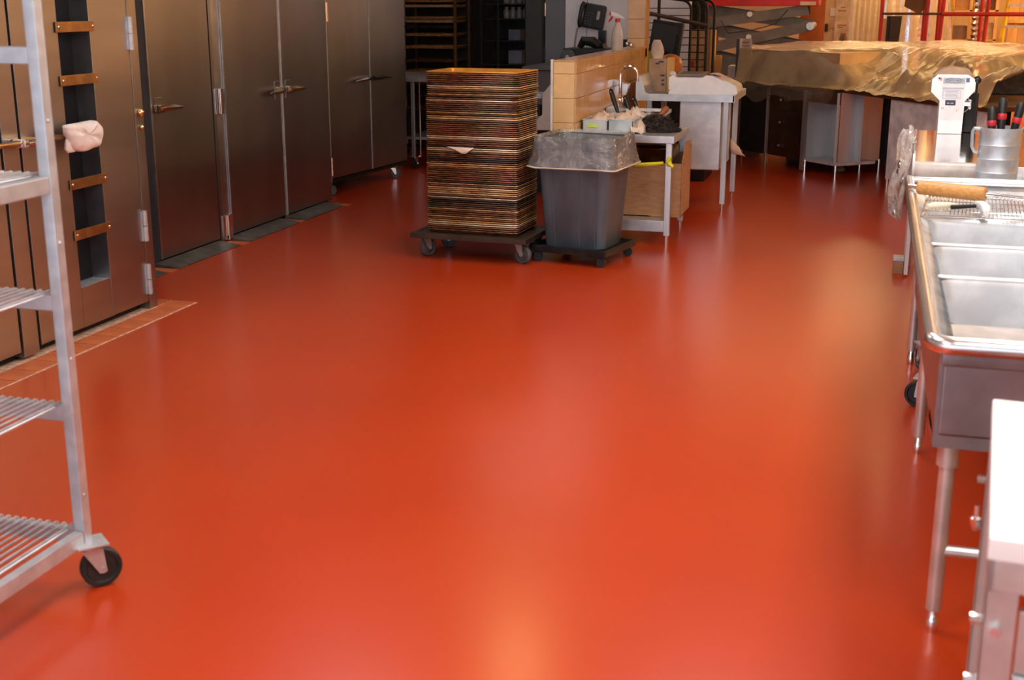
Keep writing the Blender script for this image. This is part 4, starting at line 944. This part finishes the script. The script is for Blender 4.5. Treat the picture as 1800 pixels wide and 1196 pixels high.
MB().tube([(-.045, 0, .288), (-.055, 0, .262), (-.078, 0, .235)], [.009, .009, .005], 8).build('trigger', REDP, sb)
gl = MB()
for k in range(7): gl.sphere((-2.135+.03*math.cos(k*2.1), 11.32+.05*math.sin(k*1.7), 1.327+.008*(k % 3)), .022, (1.1, 1.2, .8), 10)
one(gl, 'foil_ball', FOIL, 'crumpled silver foil on the half wall before the pillar', 'foil')

# ================================================================== CENTRE BACK: monitor, wire rack, boards, lift
mo = thing('monitor', 'black monitor tilted in front of the black wire rack', 'monitor', (-1.98, 12.5, 1.13))
Mm = Matrix.Translation((-2.0, 12.5, 1.33)) @ Matrix.Rotation(math.radians(8), 4, 'Y') @ Matrix.Rotation(math.radians(-12), 4, 'Z')
MB().box((0, 0, 0), (.32, .05, .38), .01, Mm).build('frame', BLACKP, mo, True)
MB().box((-.01, -.027, 0), (.26, .004, .32), .002, Mm).build('screen', mat('dark_screen', (.008, .008, .010), .2), mo, True)
MB().box((.12, -.028, -.03), (.03, .006, .22), .002, Mm).build('side_vent', BLACKM, mo, True)
MB().bb(-2.06, -1.90, 12.45, 12.6, .955, 1.15, .004).build('stand', BLACKP, mo, True)
ms = thing('dark_cabinet', 'dark low cabinet under the black monitor', 'cabinet', (-1.95, 12.6, 0))
MB().bb(-2.2, -1.55, 12.3, 12.9, .0, .955, .006).build('body', BLACKM, ms, True)
MB().bb(-2.15, -1.88, 12.288, 12.30, .08, .90, .004).build('door', BLACKM, ms, True)
MB().bb(-1.87, -1.60, 12.288, 12.30, .08, .90, .004).build('door', BLACKM, ms, True)
one(MB().bb(-2.16, -2.03, 12.34, 12.38, .958, 1.24, .003), 'olive_folder', OLIVE, 'olive yellow folder standing left of the cream mitt', 'folder')
wk = thing('wire_rack', 'tall black wire rack with curved top bars behind the prep sink', 'rack', (-1.95, 13.2, 0))
for (x, y) in ((-1.835, 13.0), (-1.672, 13.0), (-1.835, 13.6), (-1.672, 13.6)):
    pts = [(x, y, 0), (x, y, 1.62)] + [(x-.10+.10*math.cos(a*PI/12), y, 1.62+.10*math.sin(a*PI/12)) for a in range(1, 7)] + [(x-.22, y, 1.735)]
    MB().tube(pts, .014, 8).build('post', BLACKM, wk, True)
MB().tube([(-2.16, 13.0, 0), (-2.16, 13.0, 2.0)], .017, 8).build('post', BLACKM, wk, True)
for i in range(22):
    z = 1.64-.072*i
    if z < .1: break
    MB().tube([(-2.30, 13.0, z), (-1.672, 13.0, z)], .0045, 6).build('rung', BLACKM, wk, True)
lean = MB().tube([(-2.3, 12.95, 1.60), (-1.65, 12.95, 1.47)], .02, 8).build('twisted_bar', mat('rust_bar', (.10, .06, .04), .6, .4), wk, True)
cpn = thing('flattened_carton', 'flat cardboard sheets with pine edge leaning behind the wire rack', 'cardboard', (-1.8, 14.4, 0))
MB().bb(-2.6, -1.80, 14.36, 14.42, 0, 1.40).build('sheet', CARD2, cpn, True)
MB().bb(-1.80, -1.745, 14.34, 14.44, 0, 1.40, .003).build('pine_edge', WOODY, cpn, True)
MB().bb(-1.745, -1.68, 14.4, 14.5, 0, 1.12, .003).build('pine_edge', WOODY, cpn, True)
for (x, z) in ((-2.05, 1.02), (-1.99, 1.0)): MB().bb(x-.03, x+.02, 14.353, 14.36, z, z+.06).build('stamp', RED, cpn, True)
one(MB().bb(-1.62, -1.30, 14.6, 14.9, .80, 1.0, .004), 'white_carton', WHITEP, 'white carton between the scale and the draped counter', 'box')
one(MB().bb(-1.70, -1.22, 14.55, 14.95, .0, .798, .004), 'crate', mat('brown_crate', (.24, .15, .11), .7), 'brown crate under the white carton', 'crate')
fl_ = thing('framed_notice', 'handwritten paper notice on a black board at the left end of the draped counter', 'notice', (-1.40, 14.15, .85))
MB().bb(-1.49, -1.455, 14.15, 14.19, .86, 1.31).build('black_edge', BLACKP, fl_, True)
g = [[(-1.455+.135*j/6, 14.15+.02*math.sin(j*.8), 1.315-.36*i/8+.01*nz(i, j)) for j in range(7)] for i in range(9)]
bent_sheet(g).build('sheet', mat('notice_paper', (.58, .46, .40), .7), fl_, True)
for i in range(6): MB().bb(-1.43, -1.355+.006*(i % 3), 14.125, 14.128, 1.27-.035*i, 1.278-.035*i).build('writing_line', mat('maroon_ink', (.16, .05, .05), .6), fl_, True)
# scissor lift
LY = 17.0
lf = thing('scissor_lift', 'red-decked scissor lift with grey crossed arms at the back', 'lift', (-1.7, 17.3, 0))
MB().bb(-2.62, -.77, LY-.05, LY+.75, 1.645, 1.86, .01).build('deck', RED, lf, True)
MB().bb(-1.0, -.80, LY-.062, LY-.05, 1.655, 1.70).build('deck_plate', BEIGE, lf, True)
for x in (-2.55, -1.7, -.85): 
    for y in (LY, LY+.7): MB().cyl((x, y, 1.85), (x, y, 2.7), .02, 8).build('guard_post', RED, lf, True)
for z in (2.25, 2.7):
    for y in (LY, LY+.7): MB().tube([(-2.55, y, z), (-.85, y, z)], .02, 8).build('guard_rail', RED, lf, True)
def arm(x0, z0, x1, z1, y, w=.12):
    d = Vector((x1-x0, 0, z1-z0)).normalized(); n = Vector((-d.z, 0, d.x))*w/2
    a, b_ = Vector((x0, 0, z0)), Vector((x1, 0, z1))
    MB().prism([((a+n).x, (a+n).z), ((b_+n).x, (b_+n).z), ((b_-n).x, (b_-n).z), ((a-n).x, (a-n).z)], y, y+.05, 'y').build('arm', LIFTG, lf, True)
for yo in (0, .6):
    arm(-2.40, 1.395, -.90, 1.60, LY+yo, .13); arm(-2.40, 1.62, -.85, 1.40, LY+.06+yo, .13)
    arm(-2.40, 1.395, -.85, 1.10, LY+.06+yo, .15); arm(-2.40, 1.05, -.85, 1.40, LY+yo, .13)
    arm(-2.40, 1.05, -.85, .72, LY+.06+yo, .14); arm(-2.40, .70, -.85, 1.10, LY+yo, .14)
for z in (1.542, 1.254, .90):
    MB().cyl((-1.635, LY-.02, z), (-1.635, LY+.7, z), .035, 16).build('pivot_pin', WHITEB, lf, True)
for z in (1.395, 1.09): 
    MB().cyl((-.86, LY-.05, z), (-.86, LY+.7, z), .05, 16).build('end_pin', LEGST, lf, True)
    MB().cyl((-2.40, LY-.03, z), (-2.40, LY+.7, z), .035, 12).build('end_pin', CHROME, lf, True)
MB().tube([(-2.0, LY-.03, 1.46), (-1.9, LY-.05, 1.30), (-1.6, LY-.06, 1.34), (-1.3, LY-.06, 1.42), (-1.15, LY-.03, 1.60)], .006, 6).build('cable', BLACKR, lf, True)
MB().bb(-2.7, -.7, LY-.05, LY+.75, .18, .62, .02).build('chassis', ORANGE, lf, True)
MB().bb(-2.62, -.78, LY-.06, LY-.05, .72, .75).build('chassis_rail', LIFTG, lf, True)
for (x, y) in ((-2.45, LY), (-.95, LY), (-2.45, LY+.7), (-.95, LY+.7)):
    MB().lathe([(.001, -.06), (.10, -.06), (.19, -.05), (.19, .05), (.10, .06), (.001, .06)], M=Matrix.Translation((x, y, .19)) @ Matrix.Rotation(PI/2, 4, 'X'), n=24).build('wheel', BLACKR, lf, True)
one(MB().bb(-1.05, -.72, 17.95, 18.0, .9, 1.9), 'orange_board', ORANGE, 'orange board standing behind the right end of the lift', 'board')
one(MB().bb(-2.8, -2.15, 18.0, 18.1, .9, 1.9), 'orange_board', ORANGE, 'orange board standing behind the left end of the lift', 'board')

# ================================================================== DRAPED COUNTER
cn = thing('bakery_counter', 'angled bakery counter with drawers and steel panels under the dust sheet', 'counter', (-.2, 13.6, 0))
SL = [(-1.42, 13.92), (-.335, 13.03), (.50, 11.63), (.90, 11.0), (2.6, 12.0), (2.6, 16.0), (-.2, 16.0)]
MB().prism(SL, .835, .872, 'z').build('worktop', BROWNC, cn, True)
def along(p, q, t): return (p[0]+(q[0]-p[0])*t, p[1]+(q[1]-p[1])*t)
def quad_box(p, q, z0, z1, depth, name, m, par, inset=0):
    """upright slab from p to q, its face on the p-q line, thickness going inward (left of p->q)"""
    p = Vector((*p, 0)); q = Vector((*q, 0)); d = (q-p).normalized(); n = Vector((-d.y, d.x, 0))
    a, b_ = p+n*inset, q+n*inset
    return MB().prism([(a.x, a.y), (b_.x, b_.y), ((b_+n*depth).x, (b_+n*depth).y), ((a+n*depth).x, (a+n*depth).y)], z0, z1, 'z').build(name, m, par, True)
A0 = (-1.40, 14.06); A1 = (-1.085, 13.76); A2 = (-.685, 13.31); A3 = (-.325, 12.89); A4 = (.09, 13.54); A5 = (.25, 13.75)
quad_box(A0, A1, .12, .835, .5, 'side_panel', BLACKM, cn)
quad_box(A1, A2, .12, .835, .5, 'drawer_case', DRAWER, cn, .012)
for (z0, z1) in ((.13, .355), (.37, .60), (.615, .82)):
    p, q = along(A1, A2, .05), along(A1, A2, .95)
    d = quad_box(p, q, z0, z1, .012, 'drawer', DRAWER, cn)
    m_ = along(A1, A2, .42); nn = Vector((A2[0]-A1[0], A2[1]-A1[1], 0)).normalized(); an = math.atan2(nn.y, nn.x)
    MB().box((m_[0], m_[1]-.008, (z0+z1)/2), (.10, .012, .05), .003, None, an).build('pull', DRAWER, d, True)
    MB().box((m_[0]-.02, m_[1]-.022, (z0+z1)/2-.005), (.03, .012, .022), .003, None, an).build('pull_lip', CHROME, d, True)
quad_box(along(A1, A2, -.04), along(A1, A2, .02), .02, .835, .03, 'upright', STEEL, cn, -.004)
quad_box(along(A1, A2, .97), along(A2, A3, .06), .02, .835, .03, 'upright', STEEL, cn, -.004)
quad_box(along(A2, A3, .04), A3, .12, .15, .5, 'open_shelf', CABST, cn)
quad_box(along(A2, A3, .04), A3, .15, .835, .01, 'open_back', CABST, cn, .30)
quad_box(along(A2, A3, .04), A3, .72, .835, .02, 'shelf_header', BROWNC, cn)
bk = along(A2, A3, .04); nn2 = Vector((.653, .757, 0))
MB().prism([(bk[0], bk[1]), (bk[0]+.23, bk[1]+.20), (bk[0]+.225, bk[1]+.21), (bk[0]-.008, bk[1]+.008)], .15, .74, 'z').build('open_side', CABST, cn, True)
quad_box(A3, A4, .12, .835, .03, 'panel', CABST, cn)
quad_box((.15, 12.26), (.88, 11.08), .10, .835, .03, 'panel', mat('pale_panel', (.84, .87, .90), .4, .1), cn)
quad_box(along(A2, A3, .97), along(A3, A4, .03), .12, .835, .02, 'corner_post', BROWNC, cn, -.006)
for (x, y) in (A1, along(A2, A3, .12), A3, A4, (-1.36, 14.0), (-.1, 13.6), (.17, 12.27), (.87, 11.12)):
    MB().cyl((x, y, 0), (x, y, .13), .014, 10).build('foot', CHROME, cn, True)
MB().bb(-.9, 1.4, 14.3, 15.2, 0, .835).build('core', BLACKM, cn, True)
one(MB().sphere((-.30, 13.35, .035), .05, (1.3, 1, .7), 10), 'paper_scrap', mat('grey_scrap', (.3, .3, .3), .8), 'crumpled grey scrap on the floor under the counter', 'scrap')
# goods under the sheet
one(MB().prism([(-1.30, 13.98), (-.36, 13.22), (.05, 13.75), (-.80, 14.75)], .873, 1.205, 'z'), 'display_case', BROWNB, 'brown display case under the dust sheet at the counter left', 'case')
one(MB().bb(-.35, .25, 14.5, 15.1, .873, 1.20, .01), 'covered_machine', mat('dim_violet', (.16, .12, .13), .5), 'dim boxy machine under the middle of the dust sheet', 'machine')
one(MB().bb(.45, .95, 13.9, 14.5, .873, 1.17, .01), 'covered_carton', CARD2, 'pale carton under the dust sheet right of the middle', 'box')
one(MB().bb(1.05, 1.7, 12.6, 13.3, .873, 1.22, .01), 'covered_tub', GREYR, 'dark tub under the right end of the dust sheet', 'tub')
# the dust sheet itself: height field over the worktop, folds from ridged noise
def sm(a, b_, x):
    t = max(0, min(1, (x-a)/(b_-a))); return t*t*(3-2*t)
def ridge(x, y, s): return 1-abs(nz(x, y, s))*2
FE = [(-1.50, 14.0), (-1.30, 13.80), (-.33, 12.99), (.10, 12.30), (.50, 11.63), (.86, 11.02)]
def front(u):
    t = u*(len(FE)-1); i = min(int(t), len(FE)-2); return Vector((*along(FE[i], FE[i+1], t-i), 0))
g = []; NU, NV = 220, 90
def folds(x, y):
    a = x*.80+y*.60; b_ = -x*.60+y*.80                    # creases run along a
    c_ = x*.35-y*.94; d_ = x*.94+y*.35
    f = .150*max(0, ridge(a*.40+1, b_*1.5, 1.7)-.45)+.045*max(0, ridge(a*.7, b_*4.2, 4.1)-.35)
    f += .090*max(0, ridge(c_*.45, d_*1.8, 7.7)-.5)+.020*max(0, ridge(c_*1.0, d_*8, 2.2)-.3)
    return f
for i in range(NU+1):
    u = i/NU; p = front(u); row = []
    back = Vector((-.75+3.3*u, 15.9-1.6*u*u, 0))
    for j in range(NV+1):
        v = (j/NV)**1.3
        dist = v*(back-p).length
        q = p+(back-p)*v
        left = 1-sm(.30, .46, u); right = sm(.62, .80, u); mid = 1-left-right
        zl = .885+.33*sm(.05, .16, dist)+.055*sm(.15, .9, dist)
        zm = .885+.06*sm(.0, .2, dist)+.33*sm(.25, 1.7, dist)
        zr = .885+.24*sm(.1, .9, dist)+.18*sm(.8, 1.9, dist)
        z = zl*left+zr*right+zm*mid
        z += (folds(q.x, q.y)-.012)*sm(.02, .25, dist)*(1-.7*left)*1.6+.006*nz(q.x*18, q.y*18, 9)
        cap_ = 1.262+.018*nz(q.x*2, q.y*2, 4)
        cap_ += .02
        if z > cap_-.11: z = cap_-.11+.11*(1-math.exp(-(z-cap_+.11)/.11))
        if j == 0: z -= .015+.03*nz(u*22, 0, 3); q = q+Vector((-.03, -.03, 0))*(.8+.6*nz(u*20, 1))
        row.append((q.x, q.y, z))
    g.append(row)
ds = thing('dust_sheet', 'crumpled translucent plastic dust sheet draped over the bakery counter', 'dust sheet', (0, 13.5, .87))
bent_sheet(g).build('film', FILM, ds, True, 80)
g = []
for i in range(40):
    u = i/39; p = along((-1.46, 13.93), (-.36, 12.95), u); row = []
    for j in range(8):
        t = j/7; row.append((p[0]-.02-.05*t-.02*nz(u*9, t), p[1]-.03-.05*t, .88-.20*t*(.75+.6*nz(u*5, 2))+.01*nz(u*20, t*3)))
    g.append(row)
bent_sheet(g).build('hanging_edge', sheet_mat('thin_film', (.60, .42, .24), (.04, .25), .3, .5, 6), ds, True, 80)
# ================================================================== FAR BACK
sf = thing('scaffold', 'red tube scaffold frame at the back right', 'scaffold', (.8, 17.0, 0))
for (x, lean_) in ((.012, 0), (.555, .02), (.735, .05), (1.26, .05), (1.95, 0)):
    MB().tube([(x-lean_, 17.0, 0), (x+lean_*.4, 17.0, 1.95)], .024, 10).build('upright', RED, sf, True)
    MB().tube([(x, 17.9, 0), (x, 17.9, 1.95)], .024, 10).build('upright', RED, sf, True)
MB().tube([(.012, 16.98, 1.553), (.735, 16.98, 1.553)], .016, 8).build('cross_tube', mat('rusty_tube', (.16, .08, .05), .5, .5), sf, True)
MB().tube([(.735, 16.97, 1.552), (2.4, 16.97, 1.55)], .026, 10).build('cross_tube', RED, sf, True)
MB().tube([(.012, 17.9, 1.92), (2.4, 17.9, 1.92)], .02, 8).build('cross_tube', RED, sf, True)
def curtain(x0, x1, y, z0, z1, amp, fr, m, name, label, taper=0, seed=0, tear=0):
    g = []
    for i in range(60):
        u = i/59
        g.append([(x0+(x1-x0)*u+taper*t*(u-.3), y+amp*math.sin(u*fr+1.5*t)+amp*.7*nz(u*9+seed, t*2), z1+(z0-z1)*t) for t in [k/20 for k in range(21)]])
    o = bent_sheet(g).build(name, m, None, True, 80); return tag(o, label, 'plastic sheet')
curtain(-.45, .03, 20.2, .05, 2.9, .03, 38, CURTAIN, 'plastic_curtain', 'cream plastic curtain hanging left of the red scaffold')
curtain(.36, .75, 18.6, .05, 2.9, .05, 15, CURTAIN, 'plastic_curtain', 'cream plastic drape flaring behind the red scaffold uprights', .5, 3)
curtain(.02, .55, 20.3, 1.45, 2.9, .04, 16, CURTAIN, 'plastic_curtain', 'short cream plastic sheet above the black speaker box', 0, 6)
for (x0, x1, z0, z1, m, lab) in ((-.76, -.66, 1.48, 1.60, BEIGE, 'small note pinned high on the kraft wall'), (-.74, -.62, 1.30, 1.42, CARD2, 'grey-brown note pinned below the small note'), (-.86, -.78, 1.24, 1.36, BLACKP, 'black switch plate on the kraft wall beside the lift')):
    one(MB().bb(x0, x1, 20.78, 20.795, z0, z1), 'wall_note', m, lab, 'note')
nb = thing('paper_sign', 'tall cream paper with faded lettering on the back wall', 'sign', (-.55, 20.78, 1.0))
MB().bb(-.68, -.40, 20.77, 20.79, .95, 2.2).build('sheet', mat('cream_sign', (.62, .44, .24), .7), nb, True)
for (x0, x1, z) in ((-.64, -.52, 1.55), (-.64, -.50, 1.33), (-.63, -.55, 1.30), (-.60, -.53, 1.60)): MB().bb(x0, x1, 20.765, 20.77, z, z+.018).build('faded_line', mat('faded_ink', (.35, .14, .05), .7), nb, True)
ap = MB().prism([(-.64, 1.0), (-.58, 1.22), (-.50, 1.22), (-.46, 1.0), (-.48, 1.0), (-.52, 1.18), (-.56, 1.18), (-.61, 1.0)], 20.764, 20.77, 'y').build('arched_mark', mat('faded_ink', (.35, .14, .05), .7), nb, True)
MB().sphere((-.55, 20.765, 1.13), .035, (1, .2, 1.8), 10).build('dark_emblem', mat('emblem_ink', (.14, .10, .05), .7), nb, True)
bs = thing('black_cabinet', 'dark speckled box standing behind the left scaffold bay', 'box', (.24, 19.4, 0))
MB().bb(.135, .375, 19.2, 19.6, .6, 1.50, .01).build('case', mat('dark_case', (.03, .02, .014), .5), bs, True)
MB().bb(.09, .135, 19.22, 19.58, .6, 1.50, .01).build('side', BLACKP, bs, True)
MB().bb(.12, .39, 19.18, 19.62, 0, .6, .01).build('plinth', BLACKM, bs, True)
hb = MB(); hb.prism([(.30, 1.95), (.56, 1.95), (.53, 1.62), (.47, 1.545), (.36, 1.60), (.28, 1.64)], 17.05, 17.16, 'y')
one(hb, 'brown_bag', mat('brown_cloth', (.17, .075, .03), .8, bump=.6, bscale=12), 'brown cloth bag hung over the scaffold cross tube', 'bag')
yb = thing('yellow_bundle', 'yellow wrapped bundle above a dark sack behind the scaffold', 'bundle', (.93, 19.6, 0))
MB().bb(.84, .99, 19.5, 19.75, 1.36, 1.78, .03).build('yellow_wrap', mat('yellow_wrap', (.72, .42, .02), .5, bump=.8, bscale=12), yb, True)
MB().prism([(.86, 1.36), (.98, 1.36), (.95, 1.18), (.91, 1.05), (.80, 0), (1.1, 0)][:3]+[(1.02, .0), (.84, .0)], 19.52, 19.72, 'y').build('dark_sack', mat('dark_sack', (.03, .018, .010), .8), yb, True)
MB().sphere((.93, 19.6, 1.79), .06, (1, .7, .5), 10).build('green_tie', mat('leaf_green', (.10, .22, .03), .6), yb, True)
su = thing('shelving_unit', 'pine shelving with dim cartons behind the scaffold at far right', 'shelf', (1.5, 19.9, 0))
for x in (1.0, 1.25, 1.60): MB().bb(x-.02, x+.02, 19.75, 19.80, 0, 2.2).build('upright', WOODY, su, True)
for z in (.4, .75, 1.17, 1.58, 1.9): MB().bb(.98, 1.62, 19.75, 20.2, z-.02, z).build('shelf', WOODY, su, True)
for (x0, x1, z0, z1, m, lab) in ((1.02, 1.22, 1.17, 1.36, mat('brown_crate', (.24, .15, .11), .7), 'brown carton on the pine shelving beside the foil duct'), (1.03, 1.23, 1.58, 1.78, CARD, 'brown carton on the upper pine shelf'), (1.29, 1.58, 1.58, 1.84, mat('maroon_crate', (.12, .04, .025), .6), 'maroon crate on the upper pine shelf'), (1.42, 1.58, 1.17, 1.40, CARD2, 'pale carton on the pine shelf by the ladder')):
    one(MB().bb(x0, x1, 19.80, 20.1, z0, z1, .01), 'carton', m, lab, 'box')
one(MB().tube([(1.345+.006*math.sin(k*3), 19.3, .0+.04*k) for k in range(50)], [.095+.012*((k % 2)) for k in range(50)], 16), 'foil_duct', FOIL, 'crinkled silver foil duct rising behind the scaffold', 'duct')
ld = thing('step_ladder', 'yellow fibreglass step ladder leaning at the far right', 'ladder', (1.72, 18.8, 0))
for (x0, x1, y0, y1) in ((1.50, 1.67, 18.5, 18.9), (2.05, 1.95, 18.5, 18.9)):
    MB().tube([(x0, y0, 0), (x1, y1, 1.85)], .035, 6).build('stile', LADDER, ld, True)
for k in range(6):
    z = .25+.28*k; t = z/1.85
    MB().bb(1.50+.17*t, 2.05-.10*t, 18.46+.4*t, 18.56+.4*t, z-.015, z+.015).build('tread', ALU, ld, True)
MB().bb(1.60, 2.0, 18.82, 19.0, 1.85, 1.90, .01).build('top_cap', RED, ld, True)
wd = thing('plywood_stack', 'upright pine boards stacked at the far right behind the ladder', 'boards', (2.1, 20.0, 0))
for k in range(6): MB().bb(1.78+k*.14, 1.915+k*.14, 19.9+.01*(k % 2), 19.95+.01*(k % 2), 0, 1.9-.06*(k % 3)).build('plank', [WOODY, KRAFT, CARD2][k % 3], wd, True)
MB().bb(1.75, 2.65, 19.86, 19.9, 1.40, 1.45).build('batten', WOODY, wd, True)
